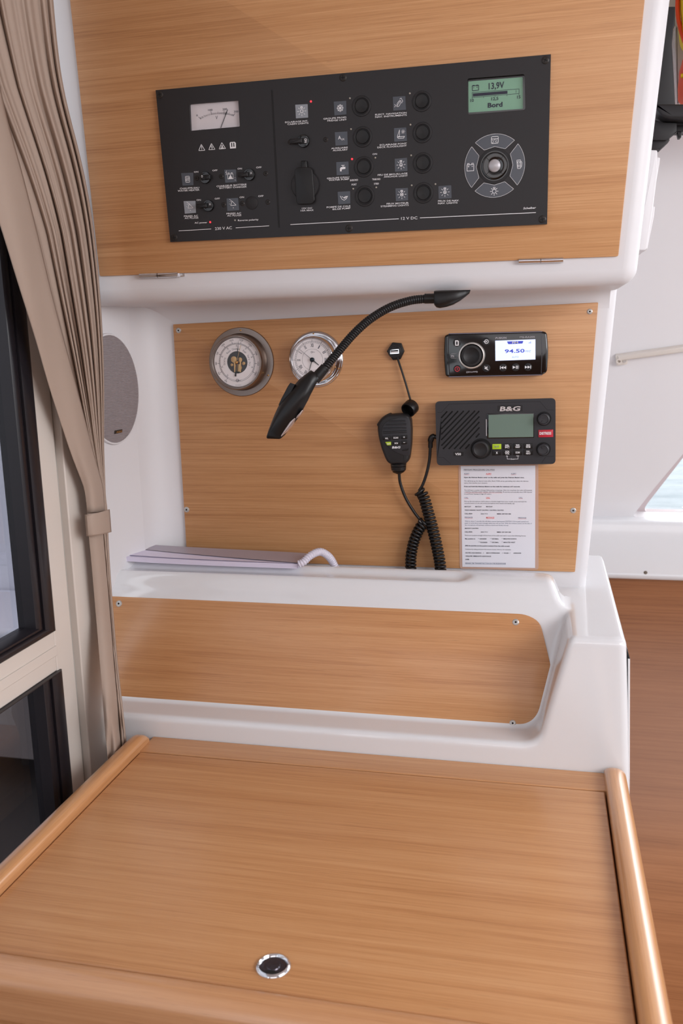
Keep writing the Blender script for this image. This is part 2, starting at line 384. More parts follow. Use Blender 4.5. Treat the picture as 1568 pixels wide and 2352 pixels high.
dbox('stile_infill', SX - .045, gl, .14, SX - .0006, gu + .001, zl, ALU, bev=None)
# ------------------------------------------------ the cockpit outside the door
COCK = mat('cockpit_moulding', (205, 204, 214), .5)
o = M().box((-5, -2.4, -.1), (SX - .1, 3.4, 0)).obj('floor_cockpit', mat('cockpit_sole', (58, 54, 54), .6), smooth=0); tag(o, kind='structure')
o = M().box((-5, 2.62, 0), (SX - .13, 2.7, 2.2)).obj('wall_cockpit', COCK, bevel=(.02, 3)); tag(o, kind='structure')
bn = empty('cockpit_bench', (-2.4, 2.4, 0)); tag(bn, 'pale moulded bench with shade-coloured base outside the glass door', 'bench')
M().box((-2.0, -.2, .50), (1.5, .215, .58)).obj('seat_top', COCK, bn, bevel=(.02, 4)); M().box((-2.0, -.12, .12), (1.5, .215, .498)).obj('shaded_base', mat('moulding_shade_grey', (112, 104, 104), .6), bn, bevel=(.004, 2))  # base is same moulding as seat; shade is put into its darker grey
# ------------------------------------------------ far side: windscreen wall, sill and lower panelling
YFAR = 2.25
FAR = Frame((0, YFAR, ZC), (1, 0, 0), (0, 0, 1))
zs_top = hit(1500, 1197, 1, YFAR)[2]; zs_bot = hit(1500, 1336, 1, YFAR)[2]
# leaning headliner/windscreen wall with the window opening
W0 = hit(1500, 1197, 1, YFAR + .05); lean = .30
WSF = Frame(W0, (1, 0, 0), (0, -math.sin(lean), math.cos(lean)))
wp = [WSF.at(*p) for p in [(1451, 1187), (1503, 1120), (1568, 1043), (1640, 950)]]
ox = WSF.at(1250, 1187)[0]
outer = [(ox, -.02), (3.2, -.02), (3.2, 1.35), (ox, 1.35)]
hole = rpoly([wp[0], (2.9, wp[0][1]), (2.9, .95), (wp[3][0] + .5, .95), wp[3], wp[2], wp[1]], .012)
o = M().plate(outer, [hole], -.03, 0).obj('wall_front', CEIL, smooth=0)
mm = np.eye(4); mm[:3, 0] = WSF.U; mm[:3, 1] = WSF.V; mm[:3, 2] = WSF.N; mm[:3, 3] = WSF.O; o.matrix_world = Matrix(mm.tolist()); tag(o, kind='structure')
wn = empty('window_1', (0, 0, 0)); wn.matrix_world = Matrix(mm.tolist()); tag(wn, kind='structure')
inn = inset(hole if area2(hole) > 0 else hole[::-1], .02)
M().plate(hole, [rpoly([WSF.at(1470, 1178, -.03), (2.85, wp[0][1] + .012), (2.85, .9), (wp[3][0] + .55, .9), WSF.at(1640, 962, -.03), WSF.at(1568, 1052, -.03)], [.03, .01, .01, .01, .01, .01])], -.045, -.031).obj('window_frame', mat('window_trim', (196, 182, 184), .4), wn, smooth=0)
M().plate(inset(hole if area2(hole) > 0 else hole[::-1], .004), [], -.052, -.047).obj('glass_pane', thinglass('clear_glass', (250, 252, 252)), wn, smooth=0)
# sill moulding
p0 = hit(1385, 1197, 1, YFAR)[0]; 
prof = [(YFAR + .12, zs_top + .002), (YFAR + .012, zs_top), (YFAR + .003, zs_top - .004), (YFAR, zs_top - .012)]
for k in range(9): a = math.pi / 2 * k / 8; prof.append((YFAR + .0 + .022 * (1 - math.cos(a)), zs_bot + .02 - .02 * math.sin(a)))
prof += [(YFAR + .12, zs_bot)]
x0 = hit(1300, 1300, 1, YFAR)[0]
G = [[(x, y, z) for y, z in prof] for x in (x0, 3.0)]
o = M().grid(G, closeu=True).add([], []).obj('trim_1', GEL, smooth=50); tag(o, kind='structure')
q = T('sill_screw', FAR, 1482, 1315, .0, 'small steel screw low on the white sill under the window', 'screw'); r_ = q.r(1482, 1315, 4)
q.o.name = 'screw'; M().lathe((0, 0), [(r_, -.002), (r_, .001), (r_ * .6, .0016), (0, .0016)], 16).obj('screw_head', mat('dull_screw', (120, 110, 100), .4, metal=.8), q.o)
xl = hit(1380, 1500, 1, YFAR + .03)[0]
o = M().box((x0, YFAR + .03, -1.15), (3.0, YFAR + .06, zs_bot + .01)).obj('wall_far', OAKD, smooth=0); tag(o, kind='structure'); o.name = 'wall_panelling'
# the sea and sky beyond the windscreen are real distance away
SEA = mat('sea_water', (128, 136, 140), .25, spec=.6, bump=((.6, 2.2, 1), .5, .3))
o = M().grid([[(x, y, -.9) for x in np.linspace(-60, 90, 6)] for y in np.linspace(4, 140, 6)]).obj('sea', SEA, smooth=0); tag(o, 'pale glittering sea seen through the corner window', 'sea', kind='stuff')
# blind rail
q = T('blind_rail', WSF, 1415, 822, 0, 'thin white blind rail running across the pale slanted wall above the window', 'rail')
a, b = q.L(1418, 822, .01), q.L(1700, 782, .01)
d = np.array(b) - np.array(a); L_ = np.linalg.norm(d); d /= L_; n = np.array([-d[1], d[0]]); hw = q.r(1480, 812, 6.5)
M().prism([a - n * hw, b - n * hw, b + n * hw, a + n * hw], 0.001, .018, .004).obj('rail', ALU, q.o)
M().prism(rpoly(q.P([(1412, 812), (1438, 812), (1440, 833), (1414, 836)]), .004), .0, .014, .002).obj('end_bracket', ALU, q.o)
c = q.L(1421, 829, .016); M().ring(c, .0035, .0065, .014, .019, 16).obj('cord_eye', ALU, q.o)
c = q.L(1434, 829, .016); M().disc(c, .004, .013, .016).obj('fixing', SCRW, q.o)

# ================================================================== CONSOLE (glossy white moulding under the instrument board)
P1 = hit(800, 1394, 1, 1.383); P2 = hit(800, 1655, 1, 1.312)
dv = np.array([0, P1[1] - P2[1], P1[2] - P2[2]]); dv /= np.linalg.norm(dv)
SLF = Frame(P2, (1, 0, 0), dv)
ZR = hit(800, 1301, 1, 1.452)[2]; ZB = BRc[2]
dgA = hit(1306, 1468, 1, YF); dgB = hit(1233, 1712, 1, YF); ZREC = dgB[2] + .0
e1 = hit(1268, 1330, 2, ZR); e2 = hit(1296, 1425, 2, ZB)
XR = hit(1439, 1490, 1, YF)[0]; DR = .055
print('SLF', P1, P2, 'ZR', ZR, 'ZB', ZB, dgA, dgB, e1, e2, XR)
def smin(a, b, k): h = np.clip(.5 + .5 * (b - a) / k, 0, 1); return b + (a - b) * h - k * h * (1 - h)
def smax(a, b, k): return -smin(-a, -b, k)
def sdf(x, y, z):
    xs = x - DR * (ZB - z)
    box = smax(smax(xs - XR, YF - y, .014), z - ZB, .012)
    box = np.maximum(box, y - 1.76)
    sl = (y - SLF.O[1]) * SLF.N[1] + (z - SLF.O[2]) * SLF.N[2]
    dx = (dgA[0] - dgB[0]); dz = dgA[2] - dgB[2]; l = math.hypot(dx, dz)
    dg = ((x - dgB[0]) * dz - (z - dgB[2]) * dx) / l
    rec = smax(smax(dg, ZREC - z, .03), sl * -1.0, .001)          # open space in front of the slanted face
    blk = smax(box, -smax(smax(dg, ZREC - z, .028), -sl, .014), .011)
    ex = (x - e1[0]) - (e2[0] - e1[0]) * (ZR - z) / (ZR - ZB) * 1.0
    rim = smax(smax(sl, z - ZR, .024), smax(y - 1.458, ex, .012), .012)
    gr = np.sqrt((y - 1.420) ** 2 + (np.maximum(z - (ZR + .016), -9)) ** 2) - .026
    gx = np.maximum(x - (XG - .026), 0) ; gr = np.sqrt((y - 1.420) ** 2 + (z - (ZR + .016)) ** 2 + gx ** 2) - .026
    rim = smax(rim, -gr, .006)
    return smin(blk, rim, .014)
XG = hit(1085, 1325, 2, ZR)[0]
def polar(xs_, th, C):
    nx, nt = len(xs_), len(th); X = np.repeat(xs_[:, None], nt, 1); A = np.repeat(th[None], nx, 0)
    dy, dz = -np.sin(A), np.cos(A)
    rmax = .62; hi = np.full(X.shape, rmax); lo = np.full(X.shape, 0.); done = np.zeros(X.shape, bool); prev = np.full(X.shape, rmax)
    for t in np.linspace(rmax, .02, 150):
        v = sdf(X, C[0] + dy * t, C[1] + dz * t); ins = (v < 0) & ~done
        lo[ins] = t; hi[ins] = prev[ins]; done |= ins; prev[~done] = t
    for _ in range(12):
        md = (lo + hi) / 2; ins = sdf(X, C[0] + dy * md, C[1] + dz * md) < 0; lo = np.where(ins, md, lo); hi = np.where(ins, hi, md)
    return np.stack([X, C[0] + dy * lo, C[1] + dz * lo], -1)
Cc = (1.46, ZC - .70)
xa = np.concatenate([np.linspace(SXF - .01, -.08, 70, endpoint=False), np.linspace(-.08, .085, 120, endpoint=False), np.linspace(.085, XR - .012, 14, endpoint=False)])
th = np.radians(np.concatenate([np.linspace(-50, -14, 16, endpoint=False), np.linspace(-14, 72, 210, endpoint=False), np.linspace(72, 132, 16)]))
# columns past XR-.012 follow the sheared side: iterate the shear so the rounded right edge is followed
Gp = polar(xa, th, Cc)
cols = [Gp[i] for i in range(len(xa))]
for s_ in np.linspace(-.012, -.0002, 16):
    X = np.full(len(th), XR + s_)
    zz = cols[-1][:, 2].copy()
    for it in range(4):
        X = XR + s_ + DR * (ZB - zz)
        dy, dz = -np.sin(th), np.cos(th); lo = np.zeros(len(th)); hi = np.full(len(th), .62)
        for _ in range(16):
            md = (lo + hi) / 2; ins = sdf(X, Cc[0] + dy * md, Cc[1] + dz * md) < 0; lo = np.where(ins, md, lo); hi = np.where(ins, hi, md)
        zz = Cc[1] + dz * lo
    cols.append(np.stack([X, Cc[0] + dy * lo, zz], -1))
# closing side
last = cols[-1]; cols.append(np.stack([last[:, 0] - .05, Cc[0] + (last[:, 1] - Cc[0]) * .05, Cc[1] + (last[:, 2] - Cc[1]) * .05], -1))
con = empty('console', (SX / 2, 1.4, 0)); tag(con, 'glossy white moulded console with ledge, between instrument board and chart table', 'console')
off = np.array(con.location)
o = M().grid([[tuple(p - off) for p in c] for c in cols]).obj('moulding', GEL, con, smooth=60)
# small raised fairing in the corner behind the booklet
A_ = hit(262, 1272, 1, 1.42); B_ = hit(345, 1252, 1, 1.495)
m = M().tube([A_ + (B_ - A_) * t - off + np.array([0, 0, -.012]) for t in np.linspace(0, 1, 8)] + [B_ - off + np.array([.010, .004, -.018]), B_ - off + np.array([.014, .004, -.032])], [.010, .013, .014, .015, .015, .015, .015, .0145, .012, .008], 14)
m.obj('fairing', GEL, con, smooth=80)
# base below the moulding
# fascia panel on the slanted face
fp = T('x', SLF, 750, 1530, .0, '', '')
pts = fp.P([(232, 1368.5), (1207, 1410.5), (1240, 1428), (1266, 1536), (1267, 1556), (1226, 1668), (1212, 1681), (232, 1608)], .006)
rr = [.002, .012, .012, .01, .01, .008, .008, .002]
o = M().prism(rpoly(pts, rr), .0005, .006, .0008, 2).obj('fascia_panel', OAK2, fp.o, smooth=30)
bpy.context.view_layer.update(); o.parent = con; o.matrix_parent_inverse = con.matrix_world.inverted(); o.matrix_world = fp.o.matrix_world.copy()
FASC = o
class Sub: pass
for (sx, sy) in ((273, 1386.5), (1184, 1429), (1177, 1661)):
    s_ = cross_screw(fp, sx, sy, 7.5, .006, SCRW, None, hexa=True); s_.parent = FASC
bpy.data.objects.remove(fp.o)
# side cheek with dark seal on the right flank of the console
zt = hit(1440, 1520, 1, YF)[2]
def cheek(name, x0, x1, y0, y1, m_):
    V = []
    for z in (zt, zt - .25, .2):
        sh = DR * (ZB - z) * .62
        V.append([tuple(np.array((XR + x0 + sh, y0, z)) - off), tuple(np.array((XR + x1 + sh, y0, z)) - off), tuple(np.array((XR + x1 + sh, y1, z)) - off), tuple(np.array((XR + x0 + sh, y1, z)) - off)])
    return M().grid(V, closeu=True).obj(name, m_, con, bevel=(.001, 2), smooth=30)
cheek('seal', -.001, .0022, YF + .016, YF + .06, PIT); cheek('side_door', .0022, .0052, YF + .013, YF + .07, GEL)
# ================================================================== OVERHEAD CABINET
ob = empty('overhead_cabinet', (SX / 2, YD, hit(800, 660, 1, YD)[2])); tag(ob, 'white overhead cabinet with a hinged oak door above the instrument board', 'cabinet')
oo = np.array(ob.location)
fr = lambda px, py: UPF.w(*UPF.at(px, py, .002), .002)
zb_ = hit(1460, 655, 1, YD)[2]
br = fr(1462, 652); tr = fr(1548, -60); ZTOP = 2.05
def up_to(p, q, z): t = (z - p[2]) / (q[2] - p[2]); return p + (q - p) * t
trr = up_to(br, tr, ZTOP); bl = np.array([SXF, br[1], br[2]]); tl = np.array([SXF, trr[1], ZTOP])
back = 1.78
V = [bl, br, np.array([br[0] - .004, back, br[2]]), np.array([SXF, back, br[2]]), tl, trr, np.array([trr[0], back, ZTOP]), np.array([SXF, back, ZTOP])]
body = M().add([v - oo for v in V], [(0, 3, 2, 1), (4, 5, 6, 7), (0, 1, 5, 4), (1, 2, 6, 5), (2, 3, 7, 6), (3, 0, 4, 7)]).obj('body', GELM, ob, bevel=(.022, 8), smooth=60)
# cove between soffit and wall
G = []
for x in np.linspace(SXB, rx(br[2]) - .012, 4):
    row = []; cr_ = .028
    for k in range(13): a = math.pi / 2 * k / 12; row.append((x - oo[0], YW - cr_ * (1 - math.sin(a)) - oo[1], br[2] - cr_ * (1 - math.cos(a)) * -1 * -1 - oo[2]))
    row.append((x - oo[0], YW + .01 - oo[1], br[2] - cr_ - oo[2])); row.append((x - oo[0], YW + .01 - oo[1], br[2] + .01 - oo[2])); row.append((x - oo[0], YW - cr_ - oo[1], br[2] + .01 - oo[2])); G.append(row)
n_ = len(G[0]); M().grid(G, closeu=True).add(G[-1], [tuple(range(n_))]).obj('cove', GELM, ob, smooth=50)
dp = T('x', UPF, 800, 300, 0, '', '')
def adopt(o, par, tm):                        # child keeps its local mesh coordinates of frame tm
    o.parent = par; o.matrix_parent_inverse = par.matrix_world.inverted(); o.matrix_world = tm
bpy.context.view_layer.update()
tm = dp.o.matrix_world.copy()
q0 = dp.P([(228.5, 634.5), (1419.5, 589), (1481, -8)], .006); e_ = dp.L(160, -2, .006)
def ext(a, b, f=.35): return (b[0] + (b[0] - a[0]) * f, b[1] + (b[1] - a[1]) * f)
pts = [q0[0], q0[1], ext(q0[1], q0[2]), ext(q0[0], e_)]
o = M().prism(rpoly(pts, .003), .0005, .006, .0008, 2).obj('door_panel', OAK, None, smooth=30); adopt(o, ob, tm)
DOORP = o
for (xa_, ya_, xb_, yb_, part_) in ((320, 634, 404, 631, 1), (1191, 600, 1293, 597, 0)):
    c0_ = np.array(dp.L(xa_, ya_, .008)); c1_ = np.array(dp.L(xb_, yb_, .008)); r_ = dp.r(xa_, ya_, 6.2, .008)
    h_ = M().tube([(*c0_, .006), (*(c0_ + (c1_ - c0_) * .49), .006)], r_, 16).tube([(*(c0_ + (c1_ - c0_) * .505), .006), (*c1_, .006)], r_, 16).obj('hinge', CHR, None, smooth=50)
    adopt(h_, ob, tm)
    if part_:
        e2_ = np.array(dp.L(422, 630.5, .006)); mm_ = M().tube([(*c1_, .006), (*(c1_ + (e2_ - c1_) * .25), .006)], r_ * 1.02, 16)
        mm_.plate(rpoly([c1_ + np.array([0, -r_ * .75]), e2_ + np.array([0, -r_ * .75]), e2_ + np.array([0, r_ * .7]), c1_ + np.array([0, r_ * .7])], .0006), [[tuple(c1_ + (e2_ - c1_) * .35 + np.array([0, -r_ * .3])), tuple(c1_ + (e2_ - c1_) * .88 + np.array([0, -r_ * .3])), tuple(c1_ + (e2_ - c1_) * .88 + np.array([0, r_ * .5])), tuple(c1_ + (e2_ - c1_) * .35 + np.array([0, r_ * .5]))]], .001, .004)
        k_ = mm_.obj('hinge_catch', CHR, None, smooth=40); adopt(k_, ob, tm)
bpy.data.objects.remove(dp.o)

# ================================================================== ELECTRICAL PANEL
EP = T('electrical_panel', UPF, 810, 350, .0062, 'black electrical switch panel screwed to the oak overhead door, with meter and small screen', 'switch panel')
H = .006                                       # front face
A1 = K(350, 190, 5.227); A2 = K(620, 160, 4.612); A3 = K(940, 120, 4.48); A8 = K(420, 220, 11.2)
outl = EP.P([(357.2, 207.2), (1264.8, 124.4), (1256, 514.8), (391, 556)], H)
mw = rpoly(EP.P([(434.7, 239), (547, 230), (550.5, 290.5), (437.3, 300.5)], H), .0015)
lw = rpoly(EP.P([(1072.5, 180.5), (1204.5, 170), (1206, 252), (1074, 263)], H), .003)
M().plate(outl, [mw, lw], 0.0, H).obj('plate', BLKP, EP.o, smooth=0)
for (x, y, rp) in ((367, 217.5, 9), (787.5, 178.3, 9), (1252, 138, 9.5), (1245, 503.5, 9), (801.3, 524.5, 9), (400, 546, 8.5)): cross_screw(EP, x, y, rp, H, SCRB, EP.o)
for (x, y) in ((452, 409.4), (508.4, 405.2), (610.2, 398.5), (514, 470.3), (556.6, 467.4), (615, 464.2), (747.9, 320.5), (666.3, 326.6)): cross_screw(EP, x, y, 5.8, H, SCRB, EP.o)
px = EP.r(800, 350, .5, H) * 2                 # one photo pixel in metres here
m = M()
for dx in (-.9, 1.6): m.line([EP.L(624 + dx, 207, H), EP.L(640.5 + dx, 523, H)], px * 1.1, H - .0002, H + .0003)
m.obj('groove', PIT, EP.o)
# voltmeter
vm = M().prism(EP.P([(430, 234), (553, 225), (556, 296), (434, 306)], .001), .0003, .0012).obj('voltmeter', mat('meter_card', (232, 226, 230), .5), EP.o)
HM = .0012
m = M(); P = lambda X, Y: EP.L(*A8(X, Y), HM)
outer_ = [(400, 540), (455, 505), (530, 490), (600, 462), (720, 405), (800, 405), (900, 400), (980, 395), (1062, 385), (1130, 405), (1200, 425), (1280, 450), (1340, 450)]
inn_ = [(455, 600), (500, 580), (565, 548), (640, 515), (740, 490), (820, 478), (903, 470), (975, 470), (1045, 475), (1110, 480), (1170, 490), (1240, 508), (1295, 525)]
N = 12
for i in range(N):
    for s in range(4):
        t = s / 4; a = np.array(inn_[i]) * (1 - t) + np.array(inn_[i + 1]) * t; b = np.array(outer_[i]) * (1 - t) + np.array(outer_[i + 1]) * t
        major = s == 0 and i % 4 == 0; mid = s == 0 and i % 2 == 0
        f = 1. if major else (.9 if mid else .55)
        if s == 1 or s == 3:
            if i < 2 and s == 3: continue
        m.line([P(*a), P(*(a + (b - a) * f))], px * (.8 if major else .55), HM, HM + .0002)
m.line([P(*inn_[-1]), P(*outer_[-1])], px * .8, HM, HM + .0002)
def tx(m, t, x0, y0, x1, y1, cap, h, f, T_=None, **k):
    a = f(x0, y0); b = f(x1, y1); sc_ = abs(f(0, 1)[1] - f(0, 0)[1]); (T_ or EP).txt(m, t, a[0], a[1], b[0], b[1], cap * sc_, h, **k)
tx(m, '0', 348, 532, 385, 530, 50, HM, A8, bold=.01); tx(m, '100', 650, 393, 762, 388, 52, HM, A8, bold=.01); tx(m, '200', 1020, 374, 1140, 366, 52, HM, A8, bold=.01)
tx(m, '300', 1312, 434, 1432, 428, 52, HM, A8, bold=.01); tx(m, 'V', 842, 605, 900, 600, 92, HM, A8); tx(m, 'cl. 2,5', 400, 905, 560, 893, 38, HM, A8)
m.obj('scale_print', PRDK, vm)
M().line([P(1155, 360), P(980, 825)], px * 1.3, HM + .0008, HM + .0012).line([P(1128, 425), P(1105, 480)], px * 2.4, HM + .0008, HM + .0013).obj('needle', PIT, vm)
M().prism(rpoly(EP.P([(434, 237), (548, 228), (551.5, 291.5), (437, 301.5)], .003), .0015), .0028, .0031).obj('window_glass', thinglass('meter_glass', (250, 250, 250), refl=.5), vm)
# warning icons
m = M(); w_ = px * 1.3
for (a, b, c) in (((462.1, 331.6), (456.4, 346), (470.4, 345.2)), ((485.4, 329.6), (479.4, 344), (493.6, 343.1)), ((509.3, 327.6), (503.2, 342.2), (518, 341.3))):
    m.line(rpoly(EP.P([a, b, c], H), .0006, 3), w_, H, H + .0003, close=True)
m.line(EP.P([(462.8, 335.8), (463.2, 341)], H), px * 1.6, H, H + .0003); m.disc(EP.L(463.4, 343.3, H), px * .8, H, H + .0003, n=8)
m.line(EP.P([(485.4, 333.5), (484.6, 338), (487.6, 337.4), (486.4, 342)], H), px * 1.3, H, H + .0003)
m.ring(EP.L(510, 335.6, H), px * .7, px * 2, H, H + .0003, 12); m.line(EP.P([(507, 340), (513.6, 339.6)], H), px * 1.6, H, H + .0003); m.line(EP.P([(510, 336), (510.2, 340)], H), px * 2.8, H, H + .0003)
m.plate(rpoly(EP.P([(529, 326.4), (539, 325.8), (541.3, 328.5), (541.8, 340.4), (528.4, 341.3), (527.4, 328.8)], H), .0003), [EP.P([(530.4, 328.2), (533, 328), (533.6, 337.6), (531, 337.8)], H), EP.P([(535.2, 327.8), (537.8, 327.6), (538.5, 337.2), (535.9, 337.4)], H)], H, H + .0003)
m.obj('warning_symbols', PRINT, EP.o)
# lettering
m = M()
def t1(t, X0, Y0, X1, Y1, f=A1, cap=20, bold=.012, **k):
    q = M(); tx(q, t, X0, Y0, X1, Y1, cap, H, f, bold=bold, **k); q.obj('lettering', PRINT, EP.o, smooth=0)
for a in (('ON', 500, 1081, 552, 1079), ('OFF', 720, 1064, 782, 1061), ('ON', 1022, 1043, 1075, 1040), ('OFF', 1245, 1028, 1310, 1025), ('ON', 530, 1419, 582, 1417), ('OFF', 748, 1403, 810, 1400), ('ON', 1047, 1386, 1100, 1383), ('OFF', 1270, 1372, 1333, 1369),
          ('CHAUFFE-EAU', 330, 1281, 562, 1269), ('WATER HEATER', 305, 1309, 565, 1295), ('CHARGEUR BATTERIE', 770, 1254, 1130, 1230), ('BATTERY CHARGER', 805, 1275, 1133, 1257),
          ('PRISES AC', 380, 1613, 548, 1607), ('AC PLUGS', 388, 1636, 552, 1630), ('PRISES AC', 890, 1582, 1065, 1576), ('AC PLUGS', 898, 1606, 1067, 1600),
          ('AC power', 507, 1692, 658, 1686), ('Reverse polarity', 1027, 1663, 1273, 1651)): t1(*a)
t1('230 V AC', 752, 1769, 955, 1757, cap=34, bold=.005)
for a_, b_ in (((318, 1779), (702, 1756)), ((1002, 1742), (1398, 1718))): M().line([EP.L(*A1(*a_), H), EP.L(*A1(*b_), H)], px * 1.3, H, H + .0003).obj('ruled_line', PRINT, EP.o)
for a in (('ECLAIRAGE INT.', 160, 566, 403, 551), ('CABIN LIGHTS', 185, 587, 407, 573), ('GROUPE FROID', 565, 530, 808, 512), ('FRIDGE UNIT', 608, 550, 812, 537), ('AUXILIAIRE', 648, 843, 823, 832), ('AUXILARY', 665, 864, 823, 855),
          ("GROUPE D'EAU", 603, 1161, 838, 1146), ('WATER PUMP', 622, 1180, 838, 1167), ('POMPE DE CALE', 600, 1467, 852, 1452), ('BILGE PUMP', 663, 1487, 852, 1475), ('ON', 1085, 904, 1133, 901), ('12V DC', 338, 1478, 447, 1474), ('10A MAX', 325, 1502, 462, 1496),
          ('ELECT. NAVIGATION', 1113, 486, 1445, 464), ('NAV. INSTRUMENTS', 1113, 511, 1447, 488), ('ECLAIRAGE PONT', 1162, 807, 1448, 790), ('DECK FLOODLIGHT', 1137, 833, 1447, 813),
          ('FEU DE MOUILLAGE', 1140, 1125, 1455, 1107), ('ANCHOR LIGHT', 1205, 1144, 1457, 1131), ('FEUX MOTEUR', 1235, 1430, 1467, 1419), ('STEAMING LIGHTS', 1172, 1457, 1468, 1442)): t1(*a, f=A2, cap=17)
M().line([EP.L(*A2(218, 1641), H), EP.L(*A2(1361, 1580), H)], px * 1.4, H, H + .0003).obj('ruled_line', PRINT, EP.o); t1('12 V DC', 1388, 1591, 1560, 1584, f=A2, cap=30, bold=.005)
t1('FEUX DE NAV.', 294, 1540, 511, 1533, f=A3, cap=17); t1('NAV. LIGHTS', 294, 1564, 494, 1556, f=A3, cap=17); t1('Scheiber', 1170, 1616, 1298, 1609, f=A3, cap=21, ital=.25)
m.line([EP.L(*A3(110, 1705), H), EP.L(*A3(1298, 1650), H)], px * 1.4, H, H + .0003)
m.obj('ruled_line', PRINT, EP.o)
# smoked label squares with symbols
def lab(q, shiny=False):
    c = EP.P(q, H); o = M().prism(rpoly(c, .0004, 2), H, H + .0004).obj('icon_label', STKH if shiny else STK, EP.o)
    c = np.array(c); ctr = c.mean(0); ux = (c[1] - c[0] + c[2] - c[3]) / 4; uy = (c[0] - c[3] + c[1] - c[2]) / 4
    return o, (lambda x, y: tuple(ctr + ux * x + uy * y))
h1 = H + .0004
def sym(o, m): m.obj('symbol', PRINT, o)
def sl(m, f, pts, w=1.1, close=False): m.line([f(*p) for p in pts], px * w, h1, h1 + .0002, close)
def bulb(m, f, inner=None):
    m.ring(f(0, 0), px * 3.2, px * 4.2, h1, h1 + .0002, 20); m.plate([f(-.18, .38), f(.18, .38), f(.18, .7), f(-.18, .7)], [[f(-.08, .46), f(.08, .46), f(.08, .6), f(-.08, .6)]], h1, h1 + .0002)
    for a in range(8):
        t = math.radians(45 * a)
        if a == 2: continue
        sl(m, f, [(.48 * math.cos(t), .48 * math.sin(t)), (.7 * math.cos(t), .7 * math.sin(t))], .9)
labs = {}
for k, q, s in (('heat', [(416, 397.6), (443.7, 396.6), (444.3, 425.3), (419.3, 426.8)], 0), ('batt', [(514.9, 389.9), (541.9, 389.3), (543.8, 417.7), (517.4, 420)], 0), ('plug', [(421.7, 462), (448.9, 461.3), (450, 488.8), (424.6, 491)], 1), ('plug', [(520.3, 455.9), (546.7, 454.6), (549.3, 482.7), (522.2, 484.8)], 0),
                ('bulbi', [(677.9, 240.7), (706.3, 239.1), (707.4, 270.1), (679.6, 271.9)], 1), ('snow', [(766.1, 233.7), (794.8, 231.6), (795.4, 262.6), (768.1, 265.4)], 0), ('aux', [(768.7, 303.8), (797.4, 302), (798.4, 332.8), (770.3, 334.8)], 0), ('tap', [(771.8, 372.5), (800, 371), (800.8, 400.7), (773, 402.8)], 0), ('bilge', [(775.2, 440.8), (803.9, 439), (804.3, 467.5), (776.8, 469.6)], 0),
                ('nav', [(901.9, 222.4), (930.5, 220.7), (932.2, 252.2), (903, 254.3)], 0), ('deck', [(904.5, 294.4), (932.7, 292.7), (934.4, 323.7), (905.3, 325.9)], 0), ('anch', [(906.2, 364.9), (934.4, 362.3), (935.7, 392.7), (906.9, 394.6)], 0), ('bulbx', [(907.9, 432.8), (936.6, 431.7), (937, 460.3), (909, 462.5)], 0), ('bulbn', [(1006.5, 427.6), (1036, 425.4), (1036.7, 455.5), (1007, 457)], 0)):
    o, f = lab(q, s); m = M()
    if k == 'heat':
        sl(m, f, rpoly([(-.35, .45), (.35, .45), (.35, -.5), (-.35, -.5)], .1), 1.1, True)
        for x in (-.18, 0, .18): sl(m, f, [(x, .3), (x + .06, .12), (x - .06, -.1), (x, -.3)], .9)
    if k == 'batt':
        sl(m, f, [(-.5, .3), (.45, .3), (.45, -.45), (-.5, -.45)], 1., True); m.prism([f(-.4, -.42), f(.36, -.42), f(0, .22)], h1, h1 + .0002)
        for x in (-.28, .24): sl(m, f, [(x - .1, .35), (x - .1, .5), (x + .1, .5), (x + .1, .35)], 1.)
        sl(m, f, [(-.6, .85), (-.78, .55), (-.58, .5), (-.75, .2)], .8); m.text('A', f(.65, -.35), f(.85, -.35), px * 2.4, h1 + .0002); m.text('C', f(.66, -.75), f(.85, -.75), px * 2.4, h1 + .0002)
    if k == 'plug':
        sl(m, f, [(-.1, .55), (.55, -.15), (-.35, -.15)], 1., True); m.disc(f(-.4, .5), px * .7, h1, h1 + .0002, n=8); m.disc(f(-.55, .1), px * .7, h1, h1 + .0002, n=8); sl(m, f, [(-.5, .85), (-.1, .55)], .7)
        m.disc(f(.05, -.55), px * 1, h1, h1 + .0002, n=8)
    if k == 'bulbi': bulb(m, f)
    if k == 'bulbx': bulb(m, f); sl(m, f, [(-.14, -.12), (.14, .12)], 1.2); sl(m, f, [(-.14, .12), (.14, -.12)], 1.2)
    if k == 'bulbn': bulb(m, f); sl(m, f, [(-.13, -.12), (.13, -.12)], 1.2); sl(m, f, [(0, .2), (.1, -.1), (-.08, -.1), (0, .2)], .9)
    if k == 'anch': bulb(m, f); sl(m, f, [(0, .18), (0, -.16)], 1.); sl(m, f, [(-.12, -.05), (0, -.18), (.12, -.05)], .8)
    if k == 'snow':
        for a in range(4):
            t = math.radians(45 * a); c_, s_ = math.cos(t), math.sin(t); sl(m, f, [(-.55 * c_, -.55 * s_), (.55 * c_, .55 * s_)], 1.)
            for sg in (-1, 1):
                for e in (-.15, .15): sl(m, f, [(sg * .32 * c_, sg * .32 * s_), (sg * .45 * c_ - e * s_, sg * .45 * s_ + e * c_)], .8)
    if k == 'aux': m.text('A', f(-.5, -.1), f(-.05, -.1), px * 8.5, h1 + .0002); m.text('UX.', f(0, -.25), f(.55, -.25), px * 4.5, h1 + .0002)
    if k == 'tap':
        m.prism(rpoly([f(-.4, -.45), f(-.15, -.45), f(-.15, -.15), f(.48, -.1), f(.48, .22), f(-.25, .2), f(-.4, .0)], .0006), h1, h1 + .0002); sl(m, f, [(.1, .2), (.1, .42)], 1.6); sl(m, f, [(-.15, .45), (.35, .45)], 1.1)
